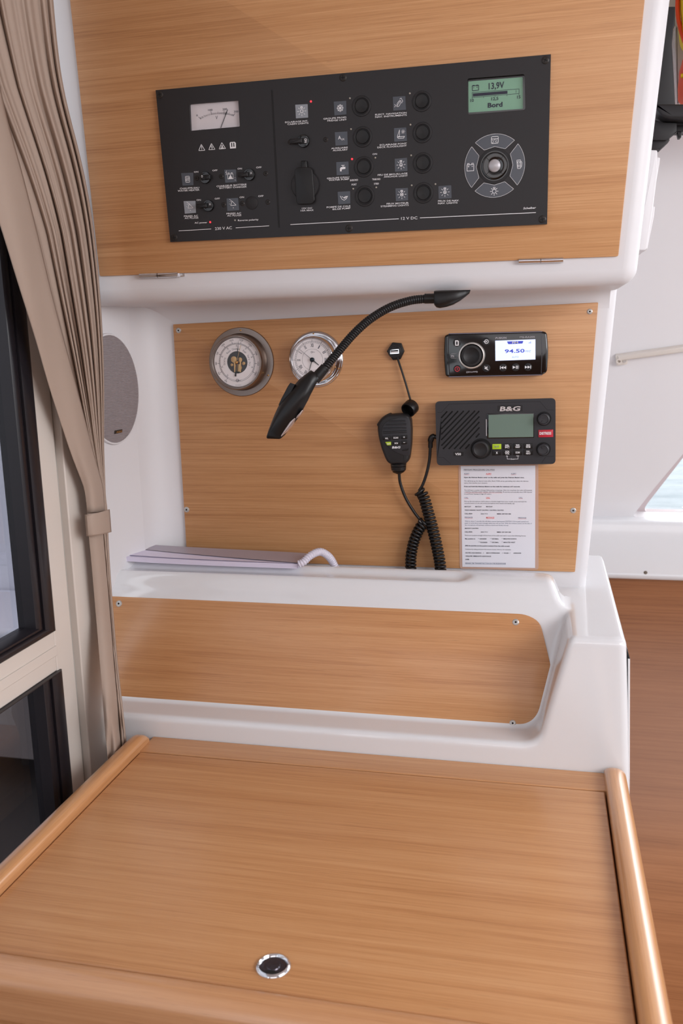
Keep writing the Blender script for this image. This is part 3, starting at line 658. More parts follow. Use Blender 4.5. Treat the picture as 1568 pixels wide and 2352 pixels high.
    if k == 'bilge': sl(m, f, [(-.6, .3), (-.35, -.2), (0, -.4), (.35, -.2), (.5, .0)], 1.1); sl(m, f, [(-.35, .2), (0, .0), (.55, .1)], 1.1); sl(m, f, [(0, .0), (.2, .2), (.6, .2)], 1.1); sl(m, f, [(-.05, -.1), (.4, -.05)], .9)
    if k == 'nav': sl(m, f, rpoly([(-.45, -.45), (-.35, 0), (.1, .45), (.3, .3), (.1, -.2), (-.2, -.5)], .3), 1., True); sl(m, f, [(-.4, -.4), (.2, .4)], .8); sl(m, f, [(.1, .6), (.3, .75), (.55, .3), (.35, .0)], .8); sl(m, f, [(-.8, -.5), (-.6, -.3), (-.75, -.1)], .7)
    if k == 'deck': sl(m, f, [(-.5, -.35), (.65, -.3), (.5, -.55), (-.35, -.55)], 1., True); sl(m, f, [(-.15, -.3), (-.1, .7)], .9); sl(m, f, [(-.1, .7), (-.5, -.25), (-.1, -.25)], .8); m.ring(f(.45, .4), px * 1.2, px * 2, h1, h1 + .0002, 12); [sl(m, f, [(.45 + .2 * math.cos(a), .4 + .2 * math.sin(a)), (.45 + .3 * math.cos(a), .4 + .3 * math.sin(a))], .7) for a in np.arange(8) * .785]
    sym(o, m)
for q, ts in (([(800.4, 410.5), (825.2, 408.5), (825.5, 428), (800.8, 429.5)], (('BABORD', 803.9, 416.2, 822, 415.2), ('PORT', 807.3, 426.2, 819, 425.6))), ([(851.8, 408), (877.8, 406.2), (878, 425.5), (852.3, 427)], (('TRIBORD', 854.4, 414.2, 873.6, 413.2), ('STBD', 858.7, 424.3, 869.8, 423.7)))):
    o = M().prism(EP.P(q, H), H, H + .0002).obj('name_label', BLKP, EP.o); m = M()
    for t, x0, y0, x1, y1 in ts: EP.txt(m, t, x0, y0, x1, y1, 4.2, H + .0002, bold=.01)
    m.obj('lettering', PRINT, o)
# lamps
def led(x, y, mm_): EP_c = EP.L(x, y, H); M().lathe(EP_c, [(px * 2.3, H), (px * 2.2, H + .0006), (px * 1.4, H + .0014), (0, H + .0017)], 12).obj('indicator_lamp', mm_, EP.o)
for x, y in ((482.6, 510.2), (713.9, 233.1), (808.2, 365.3)): led(x, y, REDL)
for x, y in ((539.4, 506), (803.2, 225.7), (805.6, 296.6), (861.5, 362.3), (810.8, 433.6), (863.7, 430.4), (940.7, 214.6), (942.2, 286.4), (943.7, 356.9), (945, 425.8), (999.4, 422.9)): led(x, y, LEDD)
# push buttons
btn = None
for x, y in ((830.3, 243.9), (832.7, 314.6), (835.5, 383.3), (837.7, 450.5), (968.6, 232.7), (969.9, 304.6), (971, 374.5), (972.1, 443.2)):
    c = EP.L(x, y, H); R_ = EP.r(x, y, 24.4, H); ri = R_ * .74
    b = M().lathe(c, [(R_, H - .0005), (R_, H + .0006), (R_ * .97, H + .0012), (ri * 1.08, H + .0016), (ri, H + .0010), (ri, H - .001), (0, H - .001)], 40).obj('push_switch', BLKM, EP.o, smooth=40)
    M().lathe(c, [(ri * .9, H - .0008), (ri * .9, H + .0018), (ri * .84, H + .0026), (ri * .6, H + .0023), (0, H + .002)], 36).obj('button', BLK, b, smooth=40)
    M().ring(c, ri * .905, ri * .995, H - .0009, H - .0002, 36).obj('shadow_gap', PIT, b)
# breakers
for (x, y, rp, tx_, ty_, side, ch) in ((472.4, 408.1, 14, 482, 407.3, 1, '0'), (573.5, 401.4, 14, 554, 402.3, -1, 'H'), (479.7, 472.6, 13.5, 459.5, 473.4, -1, 'H'), (697.6, 324.4, 15.2, 672, 326, -1, 'ON')):
    c = EP.L(x, y, H); R_ = EP.r(x, y, rp, H)
    b = M().lathe(c, [(R_, H - .0005), (R_, H + .0035), (R_ * .93, H + .0045), (R_ * .72, H + .0046), (R_ * .72, H + .003), (0, H + .003)], 32).obj('breaker', BLKG, EP.o, smooth=40)
    d = np.array(EP.L(x + 10, y - .6, H)) - np.array(c); d /= np.linalg.norm(d); n = np.array([-d[1], d[0]])
    ca = np.array(c); lw_ = R_ * .42
    M().prism([ca - d * R_ * .72 - n * lw_, ca + d * R_ * .8 - n * lw_, ca + d * R_ * .8 + n * lw_, ca - d * R_ * .72 + n * lw_], H + .003, H + .0052, .0006).obj('lever', BLK, b, smooth=40)
    e = np.array(EP.L(tx_, ty_, H)); s0 = ca + d * side * R_ * .1
    M().prism(rpoly([s0 - n * lw_ * .8, e + d * side * .003 - n * lw_ * .9, e + d * side * .003 + n * lw_ * .9, s0 + n * lw_ * .8], .001), H + .0053, H + .0085, .0012).obj('toggle_flag', BLKM, b, smooth=50)
    m = M(); k0 = ca - d * side * R_ * .45
    if ch == 'ON': m.text('ON', k0 + n * R_ * .32 - d * .0012 * 1.5, k0 - n * R_ * .32 - d * .0012 * 1.5, R_ * .42, H + .0054, .01)
    else: m.text(ch, k0 - d * .0013, k0 + d * .0013, R_ * .42, H + .0054)
    m.obj('mark', PRINT, b)
c = EP.L(578, 466.1, H); R_ = EP.r(578, 466.1, 15.6, H); M().lathe(c, [(R_, H - .0005), (R_ * .99, H + .0008), (R_ * .9, H + .0012), (0, H + .0014)], 36).obj('blanking_cap', BLKM, EP.o, smooth=40)
# 12 V socket with rubber cover
c = EP.L(701.5, 425.3, H); R_ = EP.r(701.5, 425.3, 35, H)
b = M().lathe(c, [(R_, H - .0005), (R_, H + .003), (R_ * .96, H + .0045), (R_ * .8, H + .005), (0, H + .005)], 48).obj('power_socket', BLKM, EP.o, smooth=40)
M().prism(rpoly(EP.P([(676.3, 392), (681, 384.5), (712, 383.5), (717, 389), (722.5, 461), (716, 468.5), (684, 469.3), (680.5, 463)], H + .006), .002), H + .005, H + .0068, .0008).obj('rubber_cover', BLK, b, smooth=40)
M().prism(rpoly(EP.P([(691.5, 369.5), (704, 369), (706, 386), (692.5, 387)], H + .004), .001), H + .0005, H + .0064, .001).obj('cover_tab', BLK, b, smooth=40)
# screen
sc_ = M().prism(EP.P([(1068, 176), (1209, 165), (1211, 256), (1070, 267)], .001), .0003, .001).obj('display', BLKG, EP.o)
HL = .0012
M().prism(rpoly(EP.P([(1075.2, 187.2), (1200, 177), (1200.8, 249.6), (1075.6, 258.6)], HL), .0012), .001, HL).obj('lit_screen', LCDG, sc_)
m = M(); D = lambda X, Y: EP.L(*A3(X, Y), HL)
def lt(t, *a, cap, **k): tx(m, t, *a, cap, HL, A3, **k)
lt('13,9V', 815, 382, 975, 366, cap=66, bold=.02); lt('10', 627, 513, 662, 510, cap=32, bold=.02); lt('12,5', 842, 496, 915, 490, cap=32, bold=.02); lt('15', 1107, 477, 1142, 474, cap=32, bold=.02); lt('Bord', 805, 570, 957, 558, cap=48, bold=.035)
m.line([D(645, 415), D(1127, 377), D(1127, 425), D(647, 466)], px * .9, HL, HL + .0002, True); m.prism([D(652, 424), D(1008, 396), D(1008, 427), D(653, 456)], HL, HL + .0002)
for x, y in ((645, 467), (762, 457), (880, 448), (1003, 438), (1125, 428)): m.line([D(x, y), D(x, y + 12)], px * .8, HL, HL + .0002)
m.line([D(1096, 392), D(1096, 415)], px * .8, HL, HL + .0002)
m.line([D(646, 348), D(711, 341), D(711, 390), D(648, 396)], px * 1.5, HL, HL + .0002, True)
for x, y in ((660, 343), (697, 339)): m.line([D(x - 8, y), D(x + 8, y - 1)], px * 1.8, HL, HL + .0002)
m.line([D(655, 364), D(666, 363)], px * .9, HL, HL + .0002); m.line([D(690, 359), D(700, 358)], px * .9, HL, HL + .0002); m.line([D(695, 354), D(695, 364)], px * .9, HL, HL + .0002)
m.obj('screen_print', PRDK, sc_)
# selector pad
c0 = np.array(EP.L(1135.3, 381.2, H)); Ro = EP.r(1135.3, 381.2, 73.2, H); ux = np.array(EP.L(1145.3, 380.6, H)) - c0; ux /= np.linalg.norm(ux); uy = np.array([-ux[1], ux[0]])
pp = lambda r, a: tuple(c0 + ux * r * math.cos(a) + uy * r * math.sin(a))
pad = M().lathe(c0, [(Ro * .56, H - .0003), (Ro * .55, H + .0006), (0, H + .0006)], 48).obj('selector_pad', BLKM, EP.o)
for k in range(4):
    a0 = math.pi / 2 * k; P_ = [pp(Ro, a0 + t) for t in np.linspace(-.71, .71, 20)]
    P_ += [pp(Ro * .615, a0 + .6), pp(Ro * .60, a0), pp(Ro * .615, a0 - .6)]
    P_ = rpoly(P_[:20] + [pp(Ro * .60, a0 + .62), pp(Ro * .62, a0), pp(Ro * .60, a0 - .62)], [.0] + [0] * 18 + [.0, .0015, .001, .0015]) if False else P_
    s = M().prism(P_, H, H + .0004).obj('sector_label', STK, pad)
    mm_ = M().line(inset(P_ if area2(P_) > 0 else P_[::-1], px * .4), px * .6, H + .0004, H + .0006, True)
    f = (lambda k: (lambda x, y: tuple(np.array(pp(Ro * .8, math.pi / 2 * k)) + ux * x * px + uy * y * px)))(k)
    hh = (H + .0004, H + .0006); L_ = lambda pts, w=1.1, cl=False: mm_.line([f(*p) for p in pts], px * w, hh[0], hh[1], cl)
    if k == 1: L_(rpoly([(-8, 8), (8, 8), (8, -7), (-8, -7)], 2), 1.1, True); L_([(-8, 3), (8, 3)], 1.1); [L_([(x, y), (x + 1.5, y - .8)], 1.1) for x, y in ((-5, 0), (-1, 1), (3, 0), (-4, -3), (1, -3), (4, -4), (-6, -5))]
    if k == 3:
        mm_.ring(f(0, 0), px * 4, px * 5.1, *hh, 20); L_([(-2, 6), (2, 6), (2, 9), (-2, 9)], 1., True)
        [L_([(6.5 * math.cos(t), 6.5 * math.sin(t)), (9.5 * math.cos(t), 9.5 * math.sin(t))], 1.1) for t in np.radians([0, 45, 135, 180, 225, 270, 315])]
    if k == 2: L_([(-8, 6), (8, 6), (8, -8), (-8, -8)], 1.1, True); [L_([(x - 2, 6), (x - 2, 9), (x + 2, 9), (x + 2, 6)], 1.) for x in (-5, 5)]; L_([(-6, 2), (-3, 2)], .9); L_([(-4.5, .5), (-4.5, 3.5)], .9); L_([(3, 2), (6, 2)], .9)
    if k == 0: L_(rpoly([(-5, 10), (4, 10), (4, -9), (-3, -9)], 1), 1.1, True); L_([(-3, 7), (2, 7), (2, 3), (-3, 3)], .9, True); L_([(4, 8), (7, 4), (6, -6), (4, -7)], 1.); [L_([(-3, y), (2, y)], .9) for y in (-.5, -3, -5.5)]
    mm_.obj('symbol', PRINT, pad)
R5 = EP.r(1135, 381, 34.5, H)
M().lathe(c0, [(R5, H + .0006), (R5, H + .0012), (R5 * .93, H + .0012), (R5 * .92, H + .0008), (R5 * .9, H + .0035), (R5 * .8, H + .0042), (R5 * .45, H + .002), (0, H + .002)], 48).obj('rocker_ring', BLKG, pad, smooth=50)
q = M()
for a in range(4): t = math.pi / 4 + a * math.pi / 2; q.line([pp(R5 * .43, t), pp(R5 * .9, t)], px * .8, H + .002, H + .0044)
q.obj('groove', PIT, pad)
R6 = EP.r(1135, 381, 15, H); M().lathe(c0, [(R6, H + .001), (R6, H + .0045), (R6 * .8, H + .006), (0, H + .0064)], 32).obj('centre_button', SILV, pad, smooth=50)
# ================================================================== INSTRUMENT BOARD
IB = T('instrument_board', MID, 880, 1010, 0.0, 'large oak-veneered board screwed to the white wall, carrying the dials and radios', 'board')
HB = .005
br_ = IB.P([(397, 745), (1373.5, 694.5), (1320, 1314), (428, 1296)], HB); br_[3] = (IB.L(428, 1262, HB)[0], br_[2][1])
M().prism(rpoly(br_, .002), 0.0003, HB, .0006, 2).obj('veneer_panel', OAK, IB.o, smooth=30)
for x, y in ((410, 759), (1354, 715.5), (428.5, 1170.5), (1316, 1172.5)): cross_screw(IB, x, y, 6.4, HB, SCRW, IB.o, hexa=True)
def polar_pt(c, r, deg): a = math.radians(deg); return (c[0] + r * math.sin(a), c[1] + r * math.cos(a))
def around(m, t, c, r, deg, W, cap, h, bold=0., inv=False):
    p = np.array(polar_pt(c, r, deg)); a = math.radians(deg); d = np.array([math.cos(a), -math.sin(a)]) * (-1 if inv else 1)
    m.text(t, p - d * W / 2, p + d * W / 2, cap, h, bold)
# ---- barometer
BA = T('barometer', MID, 554.6, 831.5, HB, 'round brushed-steel barometer with an open brass-coloured centre, left of the clock', 'barometer')
R = BA.r(554.6, 831.5, 79, 0); k = .030
M().lathe((0, 0), [(R, .0002), (R, .002), (R * .985, .0032), (R * .835, .0034), (R * .80, .006), (R * .795, k * .78), (R * .79, k * .93), (R * .765, k + .001), (R * .735, k + .0012), (R * .715, k - .001), (R * .705, k - .013), (0, k - .013)], 96).obj('case', STEEL, BA.o, smooth=40)
RF = R * .70; hf = k - .0055
f_ = M().lathe((0, 0), [(RF, hf - .001), (RF, hf), (RF * .455, hf), (RF * .455, hf - .004), (RF * .46, hf - .004)], 80, caps=False).obj('dial', DIALW, BA.o, smooth=30)
M().disc((0, 0), RF * .46, hf - .0045, hf - .0035, n=48).obj('movement_plate', mat('dark_movement', (34, 27, 24), .3), f_)
m = M()
for (x, y, r_, h_) in ((-.15, .12, .13, .0015), (.12, .1, .1, .002), (.02, -.22, .16, .001), (-.25, -.1, .06, .0015), (.28, -.05, .07, .002)): m.lathe((x * RF, y * RF), [(r_ * RF, hf - .0034), (r_ * RF, hf - .0034 + h_), (r_ * RF * .6, hf - .0032 + h_), (0, hf - .0032 + h_)], 20)
m.line([(-.12 * RF, -.38 * RF), (-.12 * RF, 0)], .06 * RF, hf - .003, hf - .001); m.line([(.12 * RF, -.38 * RF), (.14 * RF, 0)], .06 * RF, hf - .003, hf - .001)
m.obj('brass_movement', BRASS, f_)
m = M(); hh = hf + .0002
m.ring((0, 0), RF * .78, RF * .79, hf, hh, 80).ring((0, 0), RF * .735, RF * .743, hf, hh, 80)
for i in range(0, 101):
    a = -145 + 2.66 * i
    if a > 124: break
    L_ = .93 if i % 10 == 0 else .80
    m.line([polar_pt((0, 0), RF * (.743 if i % 5 else .76), a), polar_pt((0, 0), RF * (.78 if i % 10 else .86), a)], R * .006 * (1.6 if i % 10 == 0 else 1), hf, hh)
for i, t in enumerate(('960', '970', '980', '990', '1000', '1010', '1020', '1030', '1040', '1050', '1060')): around(m, t, (0, 0), RF * .885, -145 + 26.6 * i, RF * (.12 if len(t) == 3 else .16), RF * .075, hh)
for i, t in enumerate(('72', '73', '74', '75', '76', '77', '78', '79')): around(m, t, (0, 0), RF * .64, -140 + 35.4 * i, RF * .07, RF * .055, hh); m.line([polar_pt((0, 0), RF * .69, -140 + 35.4 * i), polar_pt((0, 0), RF * .735, -140 + 35.4 * i)], R * .008, hf, hh)
for t, a, wd in (('Stormy', -84, .31), ('Rain', -38, .20), ('Change', -3, .33), ('Fair', 40, .17), ('Very Dry', 82, .44)):
    n_ = len(t)
    for j, ch in enumerate(t):
        if ch != ' ': around(m, ch, (0, 0), RF * .52, a + (j - (n_ - 1) / 2) * wd / .52 / n_ * 57.3, RF * .042 * (.5 if ch in 'i' else 1.), RF * .085, hh)
m.ring((-.02 * RF, -.74 * RF), RF * .05, RF * .065, hf, hh, 20); m.text('BARIGO', (-.02 * RF, -.765 * RF), (.13 * RF, -.765 * RF), RF * .05, hh); m.line([(-.06 * RF, -.74 * RF), (.02 * RF, -.74 * RF)], R * .01, hf, hh)
m.text('MADE IN GERMANY', (-.12 * RF, -.945 * RF), (.14 * RF, -.945 * RF), RF * .025, hh)
m.obj('scale_print', INK, f_)
m = M(); a = 8; t0 = polar_pt((0, 0), RF * .90, a); t1_ = polar_pt((0, 0), -RF * .58, a); d = np.array(polar_pt((0, 0), 1, a + 90))
m.prism([t0, tuple(d * RF * .022), tuple(np.array(t1_) + d * RF * .03), tuple(np.array(t1_) - d * RF * .03), tuple(-d * RF * .022)], hf + .0015, hf + .0021); m.obj('pressure_needle', PIT, BA.o)
m = M(); m.line([polar_pt((0, 0), RF * .74, 18), (0, 0)], RF * .014, hf + .0030, hf + .0034); m.lathe((0, 0), [(RF * .07, hf + .001), (RF * .06, hf + .005), (0, hf + .006)], 20); m.obj('set_needle', BRASS, BA.o)
GLS = thinglass('dial_glass', (252, 252, 252))
M().add([(x, y, k - .0015) for x, y in circ((0, 0), R * .712, 64)], [tuple(range(64))]).obj('glass', GLS, BA.o, smooth=0)
for a in (2, 116, 238): c = polar_pt((0, 0), R * .915, a); M().lathe(c, [(R * .03, .003), (R * .028, .0042), (0, .0048)], 12).obj('screw', BRASS, BA.o)
# ---- clock
CL = T('ship_clock', MID, 725.8, 825.4, HB, 'round polished chrome clock with roman numerals, behind the flexible lamp neck', 'clock')
R = CL.r(725.8, 825.4, 65, 0); k = .030
M().lathe((0, 0), [(R, .0002), (R, .0015), (R * .97, .0035), (R * .90, .0046), (R * .84, .0035), (R * .825, .006), (R * .82, k * .7), (R * .80, k * .92), (R * .775, k + .0005), (R * .745, k + .001), (R * .725, k - .0005), (R * .715, k - .005), (0, k - .005)], 96).obj('case', CHR, CL.o, smooth=50)
RF = R * .712; hf = k - .0045; f_ = M().disc((0, 0), RF, hf - .0004, hf, n=64).obj('dial', DIALW, CL.o, smooth=0)
m = M(); hh = hf + .0002
m.ring((0, 0), RF * .90, RF * .91, hf, hh, 72).ring((0, 0), RF * .835, RF * .843, hf, hh, 72).ring((0, 0), RF * .52, RF * .528, hf, hh, 60)
for i in range(60): m.line([polar_pt((0, 0), RF * .84, i * 6), polar_pt((0, 0), RF * (.90 if i % 5 else .93), i * 6)], RF * (.008 if i % 5 else .016), hf, hh)
for i, t in enumerate(('XII', 'I', 'II', 'III', 'IIII', 'V', 'VI', 'VII', 'VIII', 'IX', 'X', 'XI')):
    around(m, t, (0, 0), RF * .62, i * 30, RF * (.05 + .045 * (len(t) - 1)), RF * .18, hh, .02)
for i, t in enumerate(('12', '1', '2', '3', '4', '5', '6', '7', '8', '9', '10', '11')): around(m, t, (0, 0), RF * .945, i * 30, RF * .03 * len(t), RF * .04, hh)
m.ring((-.03 * RF, .37 * RF), RF * .03, RF * .045, hf, hh, 16); m.text('BARIGO', (.0, .35 * RF), (.13 * RF, .35 * RF), RF * .04, hh)
m.obj('dial_print', INK, f_)
def hand(nm, a, r1, w1, hz, m_, tail=0.): 
    q = M(); d = np.array(polar_pt((0, 0), 1, a + 90)); t = np.array(polar_pt((0, 0), RF * r1, a)); s = np.array(polar_pt((0, 0), -RF * tail, a))
    q.prism([tuple(s - d * RF * w1), tuple(s + d * RF * w1), tuple(t + d * RF * w1 * .5), tuple(t - d * RF * w1 * .5)], hz, hz + .0004); return q.obj(nm, m_, CL.o)
hand('second_hand', -50, .83, .010, hf + .003, INK); hand('minute_hand', 198, .62, .022, hf + .002, PIT); hand('hour_hand', 130, .42, .03, hf + .0012, PIT)
M().lathe((0, 0), [(RF * .115, hf + .0005), (RF * .11, hf + .004), (RF * .07, hf + .0048), (0, hf + .005)], 28).obj('hub', mat('dark_hub', (40, 50, 58), .2, metal=.5), CL.o, smooth=40)
M().add([(x, y, k - .0012) for x, y in circ((0, 0), R * .722, 64)], [tuple(range(64))]).obj('glass', GLS, CL.o, smooth=0)
for a in (-3, 112, 235): c = polar_pt((0, 0), R * .905, a); M().lathe(c, [(R * .03, .003), (R * .028, .0052), (0, .0058)], 12).obj('screw', BRASS, CL.o)

# ---- stereo
ST = T('marine_stereo', MID, 1138, 814, HB, 'glossy black marine stereo with lit blue-white screen and chrome-ringed dial', 'radio')
F4 = K(1010, 750, 6.149); hs = .016
out = ST.P([F4(*p) for p in [(62, 128), (150, 94), (1430, 60), (1510, 82), (1532, 330), (1513, 645), (1432, 690), (150, 718), (76, 702), (50, 420)]], hs)
body = M().prism(rpoly(out, [.004, .012, .012, .005, .03, .005, .012, .012, .004, .03]), .0003, hs, .0035, 4).obj('body', BLKG, ST.o, smooth=50)
m = M()
for y0, y1, x0, x1 in ((96, 66, 130, 1440), (704, 676, 130, 1440)): m.line([ST.L(*F4(x0, y0 + 6), hs), ST.L(*F4(x1, y1 + 6), hs)], .0016, hs - .0015, hs + .0008)
m.obj('trim_strip', mat('grey_trim', (110, 105, 115), .3, metal=.7), ST.o)
m = M()
m.line([ST.L(*F4(122, 125), hs), ST.L(*F4(118, 400), hs), ST.L(*F4(136, 692), hs)], .0012, hs - .001, hs + .0006); m.line([ST.L(*F4(1428, 95), hs), ST.L(*F4(1440, 380), hs), ST.L(*F4(1430, 660), hs)], .0012, hs - .001, hs + .0006)
m.obj('end_cap_edge', mat('dark_trim', (60, 60, 64), .12, metal=.5), ST.o)
c = ST.L(*F4(447, 410), hs + .004); R = ST.r(*F4(447, 410), 31, hs + .004)
d_ = M().lathe(c, [(R, hs - .001), (R, hs + .003), (R * .95, hs + .007), (R * .87, hs + .0075), (R * .83, hs + .004), (R * .83, hs)], 64).obj('dial_ring', mat('satin_chrome', (225, 222, 218), .22, metal=.55), ST.o, smooth=50)
M().lathe(c, [(R * .82, hs), (R * .81, hs + .005), (R * .76, hs + .0075), (R * .60, hs + .008), (R * .57, hs + .0072), (0, hs + .0068)], 64).obj('dial_knob', BLKM, d_, smooth=50)
pxs = ST.r(1138, 814, .5, hs) * 2
s_ = M().prism(ST.P([F4(*p) for p in [(780, 200), (1348, 180), (1348, 465), (783, 484)]], hs), hs - .0002, hs + .0003).obj('lit_screen', LCDB, ST.o); h = hs + .0003
m = M().prism(rpoly(ST.P([F4(*p) for p in [(945, 211), (1178, 203), (1165, 240), (965, 249)]], h), .001), h, h + .0002)
tx(m, '94.50', 915, 374, 1195, 366, cap=52, h=h, f=F4, T_=ST, bold=.02); m.obj('screen_print', BLUE, s_)
m = M(); tx(m, 'MHZ', 1207, 364, 1285, 361, cap=30, h=h, f=F4, T_=ST); tx(m, 'AUTO', 1017, 446, 1112, 443, cap=28, h=h, f=F4, T_=ST)
for i in range(5): m.line([ST.L(*F4(1252 + i * 8, 236), h), ST.L(*F4(1252 + i * 8, 231 - i * 5), h)], pxs * .8, h, h + .0002)
m.obj('screen_print', BLUEL, s_)
m = M(); tx(m, 'FM', 1020, 241, 1103, 238, cap=28, h=h + .0002, f=F4, T_=ST, bold=.02); m.obj('screen_print', PRINT, s_)
m = M(); tx(m, 'FUSION', 783, 177, 937, 172, cap=28, h=hs, f=F4, T_=ST, bold=.02, ital=.15); tx(m, 'MS-RA205', 1128, 164, 1340, 158, cap=25, h=hs, f=F4, T_=ST, bold=.01); tx(m, '((SiriusXM))', 372, 652, 533, 646, cap=20, h=hs, f=F4, T_=ST, bold=.02)
m.line(ST.P([F4(*p) for p in rpoly([(152, 384), (250, 381), (252, 446), (154, 450)], 16)], hs), pxs * .6, hs, hs + .0002, True); tx(m, 'PX', 163, 437, 205, 435, cap=36, h=hs, f=F4, T_=ST, bold=.03)
m.obj('lettering', mat('grey_print', (175, 172, 178), .5), ST.o)
for (x, y, kind) in ((240, 228, 'sd'), (652, 213, 'src'), (245, 600, 'pw'), (655, 588, 'mute'), (890, 580, 'rew'), (1068, 575, 'play'), (1243, 573, 'fwd')):
    c = np.array(ST.L(*F4(x, y), hs)); R = ST.r(*F4(x, y), 9.2, hs)
    b = M().lathe(c, [(R, hs - .0004), (R * .97, hs + .0008), (R * .85, hs + .0012), (0, hs + .0012)], 32).obj('button', BLKM, ST.o, smooth=40); h = hs + .0012; q = M(); f = lambda X, Y: tuple(c + np.array([X, Y]) * R)
    if kind == 'sd': q.plate(rpoly([f(-.45, .6), f(.25, .6), f(.5, .35), f(.5, -.75), f(-.45, -.75)], .0004), [[f(-.2, -.5), f(.2, -.5), f(.2, .3), f(-.2, .3)]], h, h + .0002)
    if kind == 'src': q.ring(f(.1, 0), R * .4, R * .55, h, h + .0002, 24); q.line([f(-.6, 0), f(.1, 0)], R * .14, h, h + .0003); q.prism([f(.0, .25), f(.35, 0), f(.0, -.25)], h, h + .0003)
    if kind == 'pw': q.ring(f(0, 0), R * .48, R * .66, h, h + .0002, 28); q.line([f(0, -.2), f(0, .25)], R * .16, h, h + .0002)
    if kind == 'mute': q.prism([f(-.4, .2), f(-.1, .2), f(.25, .5), f(.25, -.5), f(-.1, -.2), f(-.4, -.2)], h, h + .0002); q.line([f(-.4, .5), f(.5, -.5)], R * .1, h, h + .0002)
    if kind in ('rew', 'fwd'):
        s = -1 if kind == 'rew' else 1; q.prism([f(-.75 * s, .35), f(-.1 * s, 0), f(-.75 * s, -.35)], h, h + .0002); q.prism([f(-.1 * s, .35), f(.55 * s, 0), f(-.1 * s, -.35)], h, h + .0002); q.line([f(.65 * s, .33), f(.65 * s, -.33)], R * .15, h, h + .0002)
    if kind == 'play': q.prism([f(-.7, .38), f(0, 0), f(-.7, -.38)], h, h + .0002); q.line([f(.2, .33), f(.2, -.33)], R * .18, h, h + .0002); q.line([f(.55, .33), f(.55, -.33)], R * .18, h, h + .0002)
    q.obj('symbol', RED if kind == 'pw' else PRINT, b)

# ---- VHF radio
VH = T('vhf_radio', MID, 1138, 991, HB, 'grey-black VHF radio with slotted speaker, blank green screen and red distress flap', 'radio')
F3 = K(990, 910, 5.407); hv = .022
P3 = lambda pts, h=hv: VH.P([F3(*p) for p in pts], h)
out = rpoly(P3([(60, 75), (1533, 34), (1532, 832), (80, 850)]), .006, 5)
slots = []
cl, sl_ = 118, .0
def slot(x0, y0, x1, y1, wv=9):
    d = np.array([x1 - x0, y1 - y0], float); d /= np.linalg.norm(d); n = np.array([-d[1], d[0]]) * wv
    slots.append(P3([(x0 - n[0], y0 - n[1]), (x1 - n[0], y1 - n[1]), (x1 + n[0], y1 + n[1]), (x0 + n[0], y0 + n[1])]))
for a in ((122, 270, 198, 188), (122, 340, 264, 186), (122, 408, 334, 184), (122, 476, 404, 182), (122, 545, 474, 180), (126, 615, 544, 180), (146, 656, 596, 184), (216, 656, 598, 252), (284, 656, 598, 320), (352, 656, 598, 388), (424, 654, 476, 596), (552, 514, 598, 464)): slot(*a)
shell = M().prism(out, .0003, hv - .0018, .0016, 3).obj('housing', CHAR, VH.o, smooth=30)
M().plate(inset(out, .0014), slots, hv - .0018, hv).obj('front_shell', CHAR, VH.o, smooth=40)
M().prism(P3([(105, 170), (615, 170), (615, 670), (105, 670)]), hv - .0018, hv - .0015).obj('speaker_backing', PIT, VH.o)
pxv = VH.r(1138, 991, .5, hv) * 2
m = M()
for pts in ([(80, 203), (125, 203), (222, 98), (1350, 66), (1440, 172), (1518, 172)], [(90, 758), (150, 760), (240, 838)], [(1370, 830), (1425, 748), (1520, 744)]): m.line(P3(pts), pxv * .7, hv - .0003, hv + .0001)
m.obj('mould_line', PIT, VH.o)
pl = M().prism(rpoly(P3([(822, 116), (1136, 110), (1134, 186), (822, 190)]), .001), hv, hv + .0004).obj('badge', BLKM, VH.o)
m = M(); tx(m, 'B&G', 850, 184, 1100, 180, cap=56, h=hv + .0004, f=F3, T_=VH, bold=.03, ital=.2); m.obj('lettering', mat('silver_print', (205, 200, 200), .3, metal=.5), pl)
pl = M().prism(rpoly(P3([(275, 690), (400, 690), (400, 742), (276, 743)]), .0006), hv, hv + .0003).obj('badge', BLK, VH.o); m = M(); tx(m, 'V50', 297, 733, 370, 732, cap=28, h=hv + .0003, f=F3, T_=VH, bold=.03); m.obj('lettering', PRINT, pl)
bz = M().prism(rpoly(P3([(688, 216), (1276, 208), (1276, 516), (690, 526)]), .001), hv, hv + .0006, .0003, 2).obj('screen_bezel', BLKG, VH.o)
M().prism(rpoly(P3([(712, 232), (1268, 220), (1268, 506), (712, 514)], hv + .0006), .0006), hv + .0006, hv + .0009).obj('screen', LCDV, bz)
M().line(P3([(684, 290), (686, 490)]), pxv * 2, hv, hv + .0008).obj('side_glint', SILV, VH.o)
for (x, y, rp, kh) in ((618, 652, 20.5, .013), (1398, 280, 14.2, .012), (1391, 658, 14, .012)):
    c = np.array(VH.L(*F3(x, y), hv)); R = VH.r(*F3(x, y), rp, hv)
    M().ring(c, R * .8, R * 1.16, hv - .0001, hv + .0003, 40).obj('knob_recess', PIT, VH.o)
    b = M().lathe(c, [(R, hv - .001), (R * .97, hv + kh * .7), (R * .9, hv + kh * .93), (R * .72, hv + kh), (R * .64, hv + kh * .93), (0, hv + kh * .90)], 48).obj('knob', CHAR if rp < 16 else BLKM, VH.o, smooth=40)
    if rp < 16:
        e = np.array([math.cos(-2.4 if y < 400 else 2.2), math.sin(-2.4 if y < 400 else 2.2)]) * R; M().line([c + e * .3, c + e * .62], pxv * .8, hv + kh * .9, hv + kh * .96).obj('pointer', PIT, b)
rb = M().prism(rpoly(P3([(1330, 419), (1513, 413), (1514, 507), (1332, 510)]), .0004), hv, hv + .0016, .0004, 2).obj('distress_flap', RED, VH.o)
